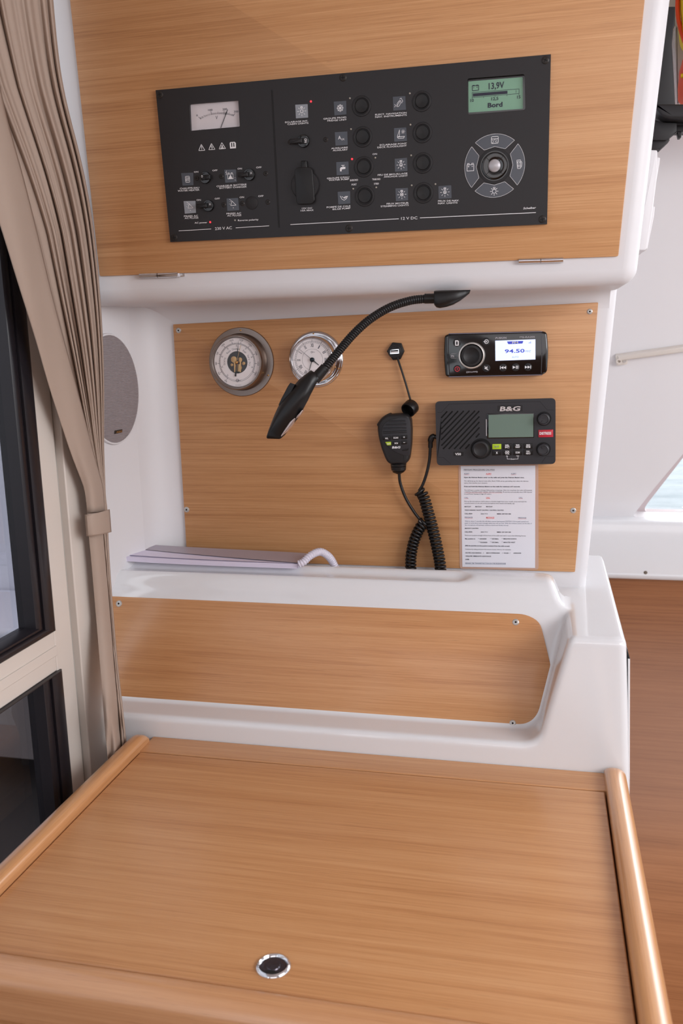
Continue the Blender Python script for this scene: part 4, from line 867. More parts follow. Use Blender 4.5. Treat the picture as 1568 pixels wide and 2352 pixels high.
m = M(); tx(m, 'DISTRESS', 1345, 478, 1490, 475, cap=32, h=hv + .0016, f=F3, T_=VH, bold=.03); m.obj('lettering', PRINT, rb)
for i, (x, y, t) in enumerate(((758, 594, '16 9'), (887, 590, 'H/L|IC'), (1017, 588, 'WX|NAV'), (1147, 587, 'GO|MOB'), (758, 670, 'X'), (887, 668, '3CH|VOL'), (1017, 667, 'SCAN'), (1147, 666, 'CALL|MENU'))):
    k_ = M().prism(rpoly(P3([(x, y), (x + 112, y - 2), (x + 112, y + 63), (x, y + 65)]), .0010), hv, hv + .0014, .0005, 2).obj('key', GRN if i == 0 else BLK, VH.o); m = M(); ts = t.split('|')
    if len(ts) == 2:
        tx(m, ts[0], x + 32, y + 29, x + 80, y + 28, cap=20, h=hv + .0014, f=F3, T_=VH, bold=.03); tx(m, ts[1], x + 30, y + 55, x + 84, y + 54, cap=20, h=hv + .0014, f=F3, T_=VH, bold=.03)
        if i < 4 or i == 5: m.line([VH.L(*F3(x + 28, y + 32), hv + .0014), VH.L(*F3(x + 86, y + 31), hv + .0014)], pxv * .5, hv + .0014, hv + .0016)
    else: tx(m, t, x + (30 if len(t) > 1 else 44), y + (44 if len(t) > 1 else 47), x + (82 if len(t) > 1 else 70), y + (43 if len(t) > 1 else 46), cap=24 if len(t) > 1 else 28, h=hv + .0014, f=F3, T_=VH, bold=.03)
    m.obj('lettering', PRINT if i else STKH, k_)
m = M(); m.line(P3([(943, 752), (943, 780), (982, 780)]), pxv * .8, hv, hv + .0003); m.line(P3([(1040, 780), (1078, 780), (1078, 752)]), pxv * .8, hv, hv + .0003)
tx(m, 'Zoom', 986, 788, 1036, 787, cap=16, h=hv, f=F3, T_=VH, bold=.02); tx(m, 'In', 932, 750, 952, 749, cap=16, h=hv, f=F3, T_=VH, bold=.02); tx(m, 'Out', 1057, 748, 1090, 747, cap=16, h=hv, f=F3, T_=VH, bold=.02)
m.obj('lettering', PRINT, VH.o)

# ---- USB socket with its dangling cap
US = T('usb_socket', MID, 907.5, 807, HB, 'small black USB socket with its round cap hanging from a strap', 'socket')
U6 = K(840, 740, 3.409); R = US.r(907.5, 807, 21.5)
hexp = [U6(*p) for p in [(208, 158), (276, 164), (300, 228), (270, 290), (212, 298), (163, 228)]]
M().prism(rpoly(US.P(hexp, .005), .001), .0002, .006, .001, 2).obj('hex_flange', BLK, US.o, smooth=40)
c = US.L(905.5, 807, .008); M().lathe(c, [(R * .72, .004), (R * .72, .008), (R * .66, .0088), (R * .56, .0088), (R * .54, .0070), (0, .0070)], 36).obj('barrel', BLKM, US.o, smooth=40)
M().plate(rpoly(US.P([U6(*p) for p in [(188, 217), (258, 210), (260, 246), (190, 250)]], .008), .0006), [US.P([U6(*p) for p in [(195, 222), (253, 216), (254, 240), (196, 244)]], .008)], .0070, .0088).obj('port_shell', CHR, US.o)
M().prism(US.P([U6(*p) for p in [(197, 231), (252, 227), (253, 241), (198, 244)]], .008), .0070, .0084).obj('port_tongue', PRINT, US.o)
pts = [(*US.L(*U6(x, y), h), h) for x, y, h in ((246, 270, .004), (254, 302, .006), (282, 385, .008), (312, 480, .009), (335, 560, .010), (352, 622, .012), (356, 650, .014))]
M().tube(pts, [.0022, .0018, .0017, .0017, .0017, .0019, .0022], 10).obj('strap', BLK, US.o, smooth=60)
# the cap: open cup tipped down-left towards the viewer
cc = np.array([*US.L(*U6(342, 676), .018), .016]); ax = np.array([-.42, -.45, .78]); ax /= np.linalg.norm(ax)
e1_ = np.cross(ax, [0, 0, 1.]); e1_ /= np.linalg.norm(e1_); e2_ = np.cross(ax, e1_); Rc = US.r(940, 939, 17.5, .018)
prof = [(0, -.010), (Rc * .9, -.010), (Rc, -.008), (Rc, .006), (Rc * .96, .007), (Rc * .84, .007), (Rc * .8, -.006), (0, -.0065)]
G = [[tuple(cc + ax * h + (e1_ * math.cos(a) + e2_ * math.sin(a)) * (r * (1 + .02 * (i % 2) * (r == Rc)))) for r, h in prof] for i, a in enumerate(np.linspace(0, 2 * math.pi, 49)[:-1])]
G.append(G[0]); M().grid(G).obj('cap', BLK, US.o, smooth=40)

# ---- instruction sheet
SH = T('instruction_sheet', MID, 1144, 1188, HB, 'laminated white sheet of mayday instructions taped below the VHF radio', 'sheet')
M().prism(rpoly(SH.P([(1052.5, 1066), (1236, 1064), (1236.5, 1309), (1055.5, 1306.5)], .001), .006), .0002, .0008).obj('laminate', POUCH, SH.o)
pp_ = M().prism(SH.P([(1057.5, 1070.5), (1229, 1069.5), (1228.5, 1304.5), (1061.5, 1302)], .001), .0008, .001).obj('paper', PAPER, SH.o)
S1 = K(1050, 1065, 8.253); S2 = K(1050, 1180, 8.253); hp = .001
mi = {'k': M(), 'b': M(), 'r': M()}
def ln(t, x0, y, x1, cap=22, c='k', bold=.0, f=S1, ul=None, sk=0.0025):
    tx(mi[c], t, x0, y, x1, y + (x1 - x0) * sk, cap=cap, h=hp, f=f, T_=SH, bold=bold)
    if ul: mi[ul].line([SH.L(*f(x0, y + 7), hp), SH.L(*f(x1, y + 7 + (x1 - x0) * sk), hp)], pxs * .35, hp, hp + .0002)
ln('MAYDAY PROCEDURE CALYPSO', 124, 128, 706, 30, ul='k')
for t, y, f in (('ALERT', 205, S1), ('CALL', 658, S1)): 
    w_ = 98 if t == 'ALERT' else 74
    ln(t, 127 if t == 'ALERT' else 134, y, (127 if t == 'ALERT' else 134) + w_, 28, 'b', ul='r'); ln(t, 543, y + 1, 543 + w_ + 4, 28, 'r', bold=.01, ul='r'); ln(t, 1017 if t == 'ALERT' else 1164, y, (1017 if t == 'ALERT' else 1164) + w_, 28, 'b', ul='r')
ln('Open the Distress Button cover on the radio and press the Distress Button once.', 126, 271, 1268, bold=.03)
ln('This will bring up the distress menu (fire, flood, MOB, piracy, grounding etc); select the distress', 127, 338, 1345); ln('option that matches your situation.', 127, 376, 572)
ln('Press and hold the Distress Button on the radio for minimum of 5 seconds.', 129, 443, 1190, bold=.03)
ln('You will hear a number of beeps followed by a long beep. After the long beep the radio will transmit', 131, 510, 1415); ln('a DIGITAL DISTRESS ALERT SIGNAL ON VHF CHANNEL 70 and then automatically select VHF Channel', 132, 547, 1412)
mi['r'].line([SH.L(*S1(152, 553), hp), SH.L(*S1(850, 555), hp)], pxs * .35, hp, hp + .0002); ln('16 and Power Setting to High (25 watts.)', 133, 584, 642)
ln('Pick up the microphone, hold it about a thumbs length from your mouth, press and hold the', 134, 724, 1310, sk=.004); ln('transmit button on the side of the microphone then clearly and slowly, say:', 134, 760, 1086, sk=.004)
for x in (136, 340, 545): ln('MAYDAY', x, 825, x + 124, bold=.02)
ln('THIS IS SAILING YACHT CALYPSO, CALYPSO, CALYPSO', 138, 891, 880, bold=.02, sk=.004)
for y, f in ((958, S1), (354, S2)): ln('CALL-SIGN', 138, y, 281, bold=.03, f=f); ln('2AA 7111', 443, y + 2, 574, bold=.02, f=f); ln('MMSI: 239 504 300', 751, y + 4, 1014, bold=.02, f=f)
ln('MESSAGE', 140, 82, 290, 28, 'b', f=S2, ul='r'); ln('MESSAGE', 546, 86, 700, 28, 'r', f=S2, bold=.01, ul='r'); ln('MESSAGE', 1153, 91, 1307, 28, 'b', f=S2, ul='r')
ln('Wait for about 5 seconds; this will allow anyone hearing your MAYDAY Call to grab a pencil and', 142, 150, 1348, c='b', f=S2, sk=.006); ln('paper to write down your message, which you will say next. With the transmit button on the side of', 142, 187, 1410, c='b', f=S2, sk=.006); ln('the microphone still pressed, continue clearly and slowly and say:', 142, 223, 970, c='b', f=S2, sk=.006)
ln('MAYDAY CALYPSO', 143, 287, 400, f=S2, bold=.02)
ln('Read your position straight off the front of the radio and read it out in the following format', 145, 418, 1296, f=S2, sk=.009)
ln('My position is', 146, 484, 338, f=S2, bold=.03)
for (t, x0, x1) in (('** DEGREES', 390, 552), ('** DECIMAL', 620, 785), ('** MINUTES NORTH', 838, 1120)): ln(t, x0, 486, x1, f=S2, bold=.02, sk=.006)
for (t, x0, x1) in (('***DEGREES', 395, 568), ('** DECIMAL', 620, 785), ('** MINUTES WEST', 838, 1096)): ln(t, x0, 552, x1, f=S2, bold=.02, sk=.006)
ln('(NB the asterisks are the position numbers from the radio screen)', 148, 615, 990, f=S2, bold=.03, sk=.009); ln('Continue by telling everyone the nature of your distress, for example:', 149, 682, 1015, f=S2, sk=.009)
for (t, x0, x1) in (('ON FIRE AND SINKING', 150, 455), ('/', 488, 500), ('MAN OVERBOARD', 550, 805), ('/', 848, 860), ('HOLED', 880, 972), ('/', 990, 1002), ('AGROUND', 1062, 1208)): ln(t, x0, 750 + x0 * .006, x1, f=S2, bold=.02, sk=.006)
ln('I REQUIRE IMMEDIATE ASSISTANCE', 151, 813, 640, f=S2, bold=.02, sk=.009); ln('OVER', 152, 876, 226, f=S2, bold=.03); ln('RELEASE THE TRANSMIT BUTTON ON THE MICROPHONE', 152, 948, 918, 26, 'b', f=S2, ul='b', sk=.009)
for k_, m_ in (('k', INK), ('b', INKB), ('r', INKR)): mi[k_].obj('printed_text', m_, pp_, smooth=0)

# ---- hand microphone with coiled cord
MC = T('hand_microphone', MID, 908, 1010, HB, 'black handheld radio microphone with coiled cord, left of the VHF radio', 'microphone')
B2 = K(850, 920, 13.07); h0, h1_ = .010, .034
PB = lambda pts, h: MC.P([B2(*p) for p in pts], h)
bo = [(530, 408), (900, 385), (1150, 418), (1222, 540), (1246, 900), (1232, 1300), (1192, 1640), (1172, 1760), (1100, 1870), (1030, 1905), (650, 1910), (530, 1840), (455, 1700), (350, 1420), (270, 1110), (235, 860), (240, 690), (350, 520)]
outl_ = rpoly(PB(bo, h1_ * .7), [.004] * len(bo), 3)
M().prism(outl_, h0, h1_ - .001, .006, 6).obj('body', BLKM, MC.o, smooth=60)
fc = [(700, 560), (900, 497), (1150, 530), (1200, 620), (1222, 900), (1215, 1300), (1185, 1660), (1000, 1650), (760, 1560), (520, 1360), (400, 1180), (340, 960), (380, 760), (520, 620)]
M().prism(rpoly(PB(fc, h1_), .004), h1_ - .0015, h1_, .0006, 2).obj('face_plate', CHAR, MC.o, smooth=40)
hz = h1_
m = M()
for x0, y0, x1, y1 in ((560, 640, 1060, 625), (455, 745, 1085, 722), (395, 848, 1090, 832), (390, 950, 1092, 925)):
    m.prism(rpoly(PB([(x0, y0 - 16), (x1, y1 - 16), (x1, y1 + 16), (x0, y0 + 16)], hz), .001), hz, hz + .0012, .0005, 2)
m.obj('grille_rib', CHAR, MC.o, smooth=40)
m = M()
for x0, y0, x1, y1 in ((560, 612, 1040, 598), (470, 716, 1080, 694), (400, 822, 1085, 800), (385, 925, 1092, 900), (400, 985, 1092, 962)): m.line(PB([(x0, y0), (x1, y1)], hz), .0008, hz - .0002, hz + .0003)
m.obj('grille_slot', PIT, MC.o)
for i, (x0, y0, x1, y1, t) in enumerate(((382, 1072, 612, 1186, 'H/L'), (656, 1055, 880, 1170, 'SCAN'), (918, 1040, 1112, 1158, '+'), (450, 1240, 625, 1342, '16 9'), (672, 1222, 888, 1330, '3CH'), (935, 1206, 1104, 1316, '-'))):
    pts = [(x0, y0), (x1, y0 - 8), (x1, y1 - 8), (x0, y1)] if i != 3 else [(448, 1242), (625, 1236), (628, 1338), (512, 1346)]
    k_ = M().prism(rpoly(PB(pts, hz), .0012), hz, hz + .0014, .0005, 2).obj('key', GRN if i == 3 else BLK, MC.o, smooth=40); m = M(); xm = (x0 + x1) / 2 + (20 if i == 3 else 0); wd = {'H/L': 45, 'SCAN': 72, '3CH': 52, '16 9': 50, '+': 24, '-': 26}[t]
    if t in '+-':
        c = np.array(MC.L(*B2(xm, (y0 + y1) / 2), hz + .0014)); m.line([c - [.0012, 0], c + [.0012, 0]], .0007, hz + .0014, hz + .0016)
        if t == '+': m.line([c - [0, .0012], c + [0, .0012]], .0007, hz + .0014, hz + .0016)
    else: tx(m, t, xm - wd, (y0 + y1) / 2 + 30, xm + wd, (y0 + y1) / 2 + 27, cap=48, h=hz + .0014, f=B2, T_=MC, bold=.03)
    m.obj('lettering', PRINT, k_)
m = M(); tx(m, 'B&G', 655, 1438, 900, 1430, cap=62, h=hz, f=B2, T_=MC, bold=.04, ital=.2); m.obj('lettering', PRINT, MC.o)
M().prism(rpoly(PB([(960, 1490), (1060, 1450), (1160, 1445), (1120, 1500), (980, 1512)], hz), .001), hz - .0002, hz + .0008, .0004, 2).obj('finger_notch', BLK, MC.o)
pt = np.array(PB([(225, 690), (545, 400)], .026)); m = M()
for i in range(9): t = i / 8; c = pt[0] + (pt[1] - pt[0]) * t + np.array([-1, 1]) * .0016 * math.sin(math.pi * t); m.lathe(tuple(c + np.array([.002, -.002])), [(.0034, .016), (.0034, .027), (.0028, .0285), (0, .029)], 12)
m.obj('talk_button', BLK, MC.o, smooth=40)
zc_ = .020
m = M(); c0m = lambda X, Y: (*MC.L(*B2(X, Y), zc_), zc_)
m.tube([c0m(845, 1890), c0m(848, 1960)], [.014, .0135], 20).tube([c0m(848, 1955), c0m(852, 2110)], .0065, 14).tube([c0m(850, 1975), c0m(853, 2085)], [.0135, .0128], 20).tube([c0m(855, 2115), c0m(858, 2150), c0m(862, 2200)], [.0115, .0095, .004], 20)
m.obj('strain_relief', BLK, MC.o, smooth=40)
def spl(P, n):                                 # Catmull-Rom
    P = [np.array(p, float) for p in P]; P = [2 * P[0] - P[1]] + P + [2 * P[-1] - P[-2]]; out = []
    for i in range(1, len(P) - 2):
        for k in range(n):
            t = k / n; a, b, c, d = P[i - 1:i + 3]; out.append(.5 * ((2 * b) + (c - a) * t + (2 * a - 5 * b + 4 * c - d) * t * t + (3 * b - a - 3 * c + d) * t ** 3))
    out.append(P[-2]); return out
W3 = lambda x, y, h: (*MC.L(x, y, h), h)
M().tube(spl([W3(916, 1085, .020), W3(919, 1110, .018), W3(931, 1143, .016), W3(950, 1175, .014), W3(966, 1196, .013), W3(972, 1206, .013)], 8), .0026, 10).obj('cable', BLK, MC.o, smooth=60)
M().tube(spl([W3(1004, 1004, .014), W3(994, 1003, .014), W3(989, 1010, .014), W3(988, 1028, .013)], 6), [.0035] * 5 + [.0052] * 9 + [.004] * 5, 12).obj('plug', BLK, MC.o, smooth=60)
M().tube(spl([W3(988, 1022, .013), W3(986, 1055, .012), W3(980, 1085, .012), W3(971, 1112, .012), W3(962, 1128, .013)], 8), .0026, 10).obj('cable', BLK, MC.o, smooth=60)
def coil(name, P, R, rw, pitch):
    C = spl(P, 30); L = np.concatenate([[0], np.cumsum([np.linalg.norm(C[i + 1] - C[i]) for i in range(len(C) - 1)])]); C = np.array(C); turns = L[-1] / pitch; n = int(turns * 18); out = []
    for i in range(n + 1):
        s = L[-1] * i / n; p = np.array([np.interp(s, L, C[:, k]) for k in range(3)]); q = np.array([np.interp(min(s + .003, L[-1]), L, C[:, k]) for k in range(3)]) - np.array([np.interp(max(s - .003, 0), L, C[:, k]) for k in range(3)])
        T_ = q / np.linalg.norm(q); A = np.cross(T_, [0, 0, 1]); A /= np.linalg.norm(A); B = np.cross(A, T_); a = 2 * math.pi * turns * i / n
        out.append(p + A * R * math.cos(a) + B * R * math.sin(a))
    M().tube(out, rw, 8).obj(name, BLK, MC.o, smooth=60)
pc = .0063
coil('coiled_cord', [W3(962, 1128, .016), W3(972, 1140, .016), W3(984, 1180, .016), W3(996, 1225, .016), W3(1006, 1270, .016), W3(1011, 1300, .016), W3(1011, 1325, .016)], .0082, .0026, pc)
coil('coiled_cord', [W3(975, 1198, .014), W3(962, 1216, .015), W3(950, 1245, .015), W3(944, 1275, .015), W3(943, 1300, .015), W3(944, 1325, .015)], .0078, .0026, pc)
M().lathe(W3(967, 1197, .013)[:2], [(.003, .013), (.003, .018), (.0015, .0195), (0, .0195)], 10).obj('tape_knot', PRINT, MC.o)
# ================================================================== FLEXIBLE LAMP (from the soffit)
ZS = br[2]
LP = empty('gooseneck_lamp', tuple(hit(1040, 668, 2, ZS))); lo = np.array(LP.location)
tag(LP, 'black flexible gooseneck reading lamp hanging from the cabinet underside across the clock', 'lamp')
YB = LP.location[1]
wp3 = lambda x, y, Y: hit(x, y, 1, Y) - lo
# wedge base
F5 = K(600, 640, 3.136)
sec = []
prof = [(1248, 88, 192), (1262, 86, 208), (1285, 84, 213), (1330, 83, 205), (1380, 82, 188), (1430, 82, 160), (1470, 81, 130), (1496, 81, 108), (1504, 80, 90)]
G = []
for X, yt, yb in prof:
    t = wp3(*F5(X, yt), YB); b = wp3(*F5(X, yb), YB); row = []; hw = .014 if X > 1250 else .012; hw *= 1 if X < 1400 else max(.25, (1510 - X) / 110)
    H_ = t[2] - b[2]
    for a in np.linspace(0, 2 * math.pi, 21)[:-1]:
        y = math.cos(a); z = math.sin(a); z = -z; yy = hw * math.copysign(abs(y) ** .6, y); zz = (t[2] + b[2]) / 2 + H_ / 2 * math.copysign(abs(z) ** .6, z)
        row.append((t[0], t[1] + yy, zz))
    G.append(row)
M().grid(G, closeu=True).add(G[0], [tuple(range(20))]).add(G[-1], [tuple(range(20))]).obj('base', BLK, LP.o if False else LP, smooth=50)
flex = spl([wp3(1002, 686, YB), wp3(975, 686.5, YB), wp3(940, 691, YB - .012), wp3(895, 706, YB - .028), wp3(850, 733, YB - .045), wp3(812, 767, YB - .06), wp3(775, 810, YB - .075), wp3(748, 843, YB - .087), wp3(738, 856, YB - .09)], 60)
FL = np.array(flex); L = np.concatenate([[0], np.cumsum(np.linalg.norm(np.diff(FL, axis=0), axis=1))]); pit = .0036; n = int(L[-1] / pit) * 5
P_ = [np.array([np.interp(L[-1] * i / n, L, FL[:, k]) for k in range(3)]) for i in range(n + 1)]
M().tube(P_, [.0066 - (.0011 if i % 5 in (0,) else 0) - (.0003 if i % 5 in (1, 4) else 0) for i in range(n + 1)], 16).obj('flexible_neck', BLK, LP, smooth=30)
M().tube([wp3(1000, 685.5, YB), wp3(975, 686, YB)], .0075, 18).obj('ferrule', BLK, LP, smooth=40)
a = wp3(747, 843.5, YB - .087); b = wp3(722, 872, YB - .093)
M().tube([a, a + (b - a) * .5, b], [.0072, .0078, .0084], 18).obj('ferrule', BLK, LP, smooth=40)
# head: leaf-shaped shell
F6 = K(600, 840, 9.8); YH = YB - .10
rows = [  # left edge, ridge, right edge (crop px), ridge height, back depth
    ((1112, 102), (1205, 150), (1298, 262), .006, .006), ((1010, 180), (1130, 245), (1300, 300), .010, .010), ((860, 300), (1050, 420), (1240, 400), .013, .013), ((740, 440), (985, 560), (1165, 545), .015, .015),
    ((640, 545), (925, 690), (1110, 650), .016, .016), ((520, 700), (810, 810), (1050, 780), .016, .016), ((430, 830), (660, 950), (985, 900), .016, .016), ((365, 950), (560, 1065), (930, 1010), .015, .015),
    ((310, 1070), (470, 1165), (835, 1170), .014, .014), ((255, 1200), (375, 1270), (720, 1320), .012, .012), ((205, 1330), (290, 1370), (610, 1460), .010, .010), ((160, 1450), (215, 1470), (520, 1570), .007, .009), ((125, 1560), (150, 1560), (450, 1630), .004, .007), ((112, 1610), (135, 1640), (410, 1650), .002, .004)]
G = []
for i, (l, r, e, hr, hb) in enumerate(rows):
    t = i / (len(rows) - 1); Yc = YH - .02 * t
    def pt(p, dy): return hit(*F6(*p), 1, Yc + dy) - lo
    mid = (np.array(l) + np.array(r)) / 2; fac = (np.array(r) * .45 + np.array(e) * .55)
    q1 = (np.array(l) * .8 + np.array(r) * .2)
    row = [pt(l, 0), pt(q1, -hr * .55), pt(mid, -hr * .9), pt(r, -hr), pt(fac, -hr * .75), pt(np.array(e) * .9 + fac * .1, -hr * .3), pt(e, hb * .1), pt(fac, hb), pt(mid, hb), pt(q1, hb * .5)]
    G.append([tuple(p) for p in row])
hd = M().grid(G, closeu=True).add(G[0], [tuple(range(10))]).add(G[-1], [tuple(range(10))]).obj('head', BLK, LP, smooth=48)
clean(hd)
# rocker switch on the back edge
M().grid([[tuple(hit(*F6(*p), 1, YH + d) - lo) for p in q] for q in ([(650, 384), (735, 410), (745, 450), (690, 470)], [(560, 520), (660, 560), (640, 600), (580, 580)], [(440, 760), (520, 780), (500, 820), (450, 820)], [(385, 890), (410, 900), (400, 915), (380, 910)]) for d in ()] if False else
    [[tuple(hit(*F6(x, y), 1, YH - .005 + d) - lo) for (x, y, d) in ((l[0], l[1], -.006), (r[0], r[1], -.008), (r[0], r[1], .008), (l[0], l[1], .006))] for l, r in (((650, 382), (760, 420)), ((600, 455), (720, 500)), ((520, 610), (640, 650)), ((450, 740), (560, 780)), ((384, 885), (440, 930)))], closeu=True).obj('switch', BLKM, LP, bevel=(.001, 2), smooth=40)
# lenses on the lower-right edge
def lensm(pts, d0):
    A = [hit(*F6(*p), 1, YH - .022) - lo for p in pts]; ctr = sum(A) / len(A); V = [tuple(p) for p in A] + [tuple(ctr + np.array([.0, -.003, 0]))]; n = len(A)
    return M().add(V, [(i, (i + 1) % n, n) for i in range(n)]).add([tuple(p + np.array([0, .008, 0])) for p in A] + [tuple(p) for p in A], [(i, (i + 1) % n, n + (i + 1) % n, n + i) for i in range(n)])
lensm(rpoly([(925, 992), (932, 1010), (870, 1110), (800, 1185), (770, 1188), (800, 1130)], 12), 0).obj('lens', LENS, LP, smooth=60)
lensm(rpoly([(752, 1175), (758, 1200), (690, 1340), (560, 1500), (480, 1570), (440, 1600), (450, 1560), (520, 1440), (640, 1270)], 14), 0).obj('lens', LENS, LP, smooth=60)

# ================================================================== BOOKLET ON THE LEDGE
F7 = K(220, 1200, 2.7034)
zb0 = ZR + .001
ca = hit(*F7(130, 250), 2, zb0); cb = hit(*F7(1250, 287), 2, zb0)      # front-bottom edge, left & right
BK = empty('spiral_booklet', tuple((ca + cb) / 2)); bo_ = np.array(BK.location); tag(BK, 'thick white comb-bound booklet with lifted cover lying on the ledge', 'booklet')
ux_ = (cb - ca); Wb = np.linalg.norm(ux_[:2]); ux_[2] = 0; ux_ /= np.linalg.norm(ux_)
uy_ = np.array([-ux_[1], ux_[0], 0.]); Db = .062
hl = .0085
def bpt(u, v, h): return tuple(ca + ux_ * u * Wb + uy_ * v * Db + np.array([0, 0, h + (0.004 * (1 - u) ** 3)]) - bo_)
nP = 7
for k in range(nP):
    h0_, h1__ = hl * k / nP, hl * (k + .9) / nP; sl1 = .004 * k / nP * (1 if k % 2 else .6)
    G = []
    for i in range(17):
        u = i / 16; un = u if 0 < i else sl1 / Wb * -1
        lift = .006 * (k / nP) * math.sin(math.pi * min(1, u * 1.15)) * 0
        G.append([bpt(u - (.006 * (nP - k) / nP if i == 0 else 0), 0, h0_), bpt(u - (.006 * (nP - k) / nP if i == 0 else 0), 1, h0_ + .001), bpt(u, 1, h1__ + .001), bpt(u, 0, h1__)])
    M().grid(G, closeu=True).add(G[0], [(0, 1, 2, 3)]).add(G[-1], [(0, 1, 2, 3)]).obj('page_block', LCOV, BK, smooth=30)
# lifted top sheets and cover
for (nm, m_, lift, v0, v1, d) in (('top_page', LCOV, .0035, .12, 1.05, 0), ('cover', COVR, .0060, .80, 1.12, .0015)):
    G = []
    for i in range(25):
        u = i / 24; row = []
        for j in range(9):
            v = j / 8; hgt = hl + .0006 + d + lift * (math.sin(math.pi * min(1, max(0, .5 + .5 * (1 - u)))) * 0 + (1 - u) ** .6) * (.35 + .65 * v)
            vv = v0 * (1 - u) + (v1 - v0 * (1 - u)) * v
            row.append(bpt(u - .0 * (1 - u), vv, hgt))
        G.append(row)
    V0 = M().grid(G); n0 = len(V0.v); V0.add([(x, y, z - .0007) for x, y, z in V0.v[:n0]], [f for f in V0.f])
    V0.obj(nm, m_, BK, smooth=60)
# plastic comb binding arching over the right end
cp = lambda X, Y, Yw: hit(*K(640, 1240, 3.2667)(X, Y), 1, Yw) - bo_
cY = cb[1]
comb = spl([cp(150, 182, cY), cp(185, 165, cY + .002), cp(225, 128, cY + .008), cp(270, 100, cY + .016), cp(315, 90, cY + .026), cp(360, 112, cY + .036), cp(395, 150, cY + .045), cp(418, 195, cY + .05), cp(425, 215, cY + .052)], 40)
FL = np.array(comb); L = np.concatenate([[0], np.cumsum(np.linalg.norm(np.diff(FL, axis=0), axis=1))]); pit = .0040; n = int(L[-1] / pit) * 4
P_ = [np.array([np.interp(L[-1] * i / n, L, FL[:, k]) for k in range(3)]) for i in range(n + 1)]
M().tube(P_, [(.0072 if i % 4 in (1, 2) else .0060) for i in range(n + 1)], 14).obj('comb_binding', COMB, BK, smooth=50)

# ================================================================== CHART TABLE
ZD = hit(900, 1735, 1, YF)[2]
DL = lambda px, py: hit(px, py, 2, ZD)
xl0 = DL(325, 1725)[0]; xr0 = DL(1392, 1820)[0]; xr1 = DL(1465, 2352)[0]; ylid = (DL(325, 1725)[1] + DL(1392, 1820)[1]) / 2
xL = (DL(323, 1727)[0] + DL(0, 2050)[0]) / 2; xR = (xr0 + xr1) / 2
yfr = DL(520, 2262)[1]
print('DESK', ZD, xL, xR, ylid, yfr, DL(0, 2185), DL(1000, 2345))
CT = empty('chart_table', ((xL + xR) / 2, (ylid + yfr) / 2, 0)); co = np.array(CT.location); tag(CT, 'oak chart table with lifting lid and raised rounded rails in the foreground', 'table')
def bx(name, a, b, m_, bev=(.001, 2), par=CT, off_=None): o_ = co if off_ is None else off_; return M().box(tuple(np.array(a) - o_), tuple(np.array(b) - o_)).obj(name, m_, par, bevel=bev, smooth=30)
bx('back_board', (xL - .002, ylid + .0018, ZD - .02), (xR + .001, YF - .0012, ZD), OAK2, (.0012, 2))
g = .002
lid = bx('lid', (xL + .0022, yfr + .0, ZD - .02), (xR - g, ylid - .0012, ZD), OAK2, (.0015, 2))
bx('well', (xL - .002, yfr + .002, ZD - .12), (xR + .002, YF - .003, ZD - .022), PIT, None)
# side rails: rounded section, softly rounded far end
def rail(name, x_in, x_out, y0, y1, hh, m_, zlow=-.09):
    w = x_out - x_in; sg = 1 if w > 0 else -1; w = abs(w)
    sec = [(0, zlow), (0, hh * .45)]
    for k in range(1, 9): a = math.pi / 2 * k / 8; sec.append((w * .38 * (1 - math.cos(a)), hh * .45 + hh * .55 * math.sin(a)))
    for k in range(1, 11): a = math.pi / 2 * k / 10; sec.append((w * .45 + w * .55 * math.sin(a), hh - hh * .95 * (1 - math.cos(a))))
    sec.append((w, zlow))
    G = []
    ys = list(np.linspace(y0, y1 - .022, 12)) + [y1 - .022 + .022 * math.sin(math.pi / 2 * k / 8) for k in range(1, 9)]
    for y in ys:
        t = max(0, (y - (y1 - .022)) / .022); f = 1 - .55 * (1 - math.sqrt(max(0, 1 - t * t)))
        G.append([(x_in + sg * (dx) - co[0], y - co[1], ZD + (dz * f if dz > 0 else dz)) for dx, dz in sec])
    n = len(G[0])
    return M().grid(G, closeu=True).add(G[-1], [tuple(range(n))]).add(G[0], [tuple(range(n))]).obj(name, m_, CT, smooth=50)
rail('side_rail', xR, xR + .031, yfr - .03, YF - .004, .017, RAILW)
rail('side_rail', xL, xL - .030, yfr - .03, YF - .02, .017, RAILW)
# front nosing, a little proud of the lid
sec = [(yfr - .0005, ZD - .05), (yfr - .0005, ZD - .002), (yfr - .004, ZD + .002), (yfr - .010, ZD + .0045), (yfr - .018, ZD + .005)]
for k in range(1, 11): a = math.pi / 2 * k / 10; sec.append((yfr - .018 - .018 * math.sin(a), ZD + .005 - .018 * (1 - math.cos(a))))
sec += [(yfr - .036, ZD - .05)]
M().grid([[(x - co[0], y - co[1], z) for y, z in sec] for x in np.linspace(xL - .0, xR + .0, 6)], closeu=True).obj('front_nosing', NOSEW, CT, smooth=50)
bx('front_panel', (xL, yfr - .030, ZD - .62), (xR, yfr - .012, ZD - .05), OAK2, None)
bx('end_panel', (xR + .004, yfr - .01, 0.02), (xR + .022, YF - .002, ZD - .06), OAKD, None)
bx('end_panel', (xL - .022, yfr - .01, 0.02), (xL - .004, YF - .03, ZD - .06), OAKD, None)
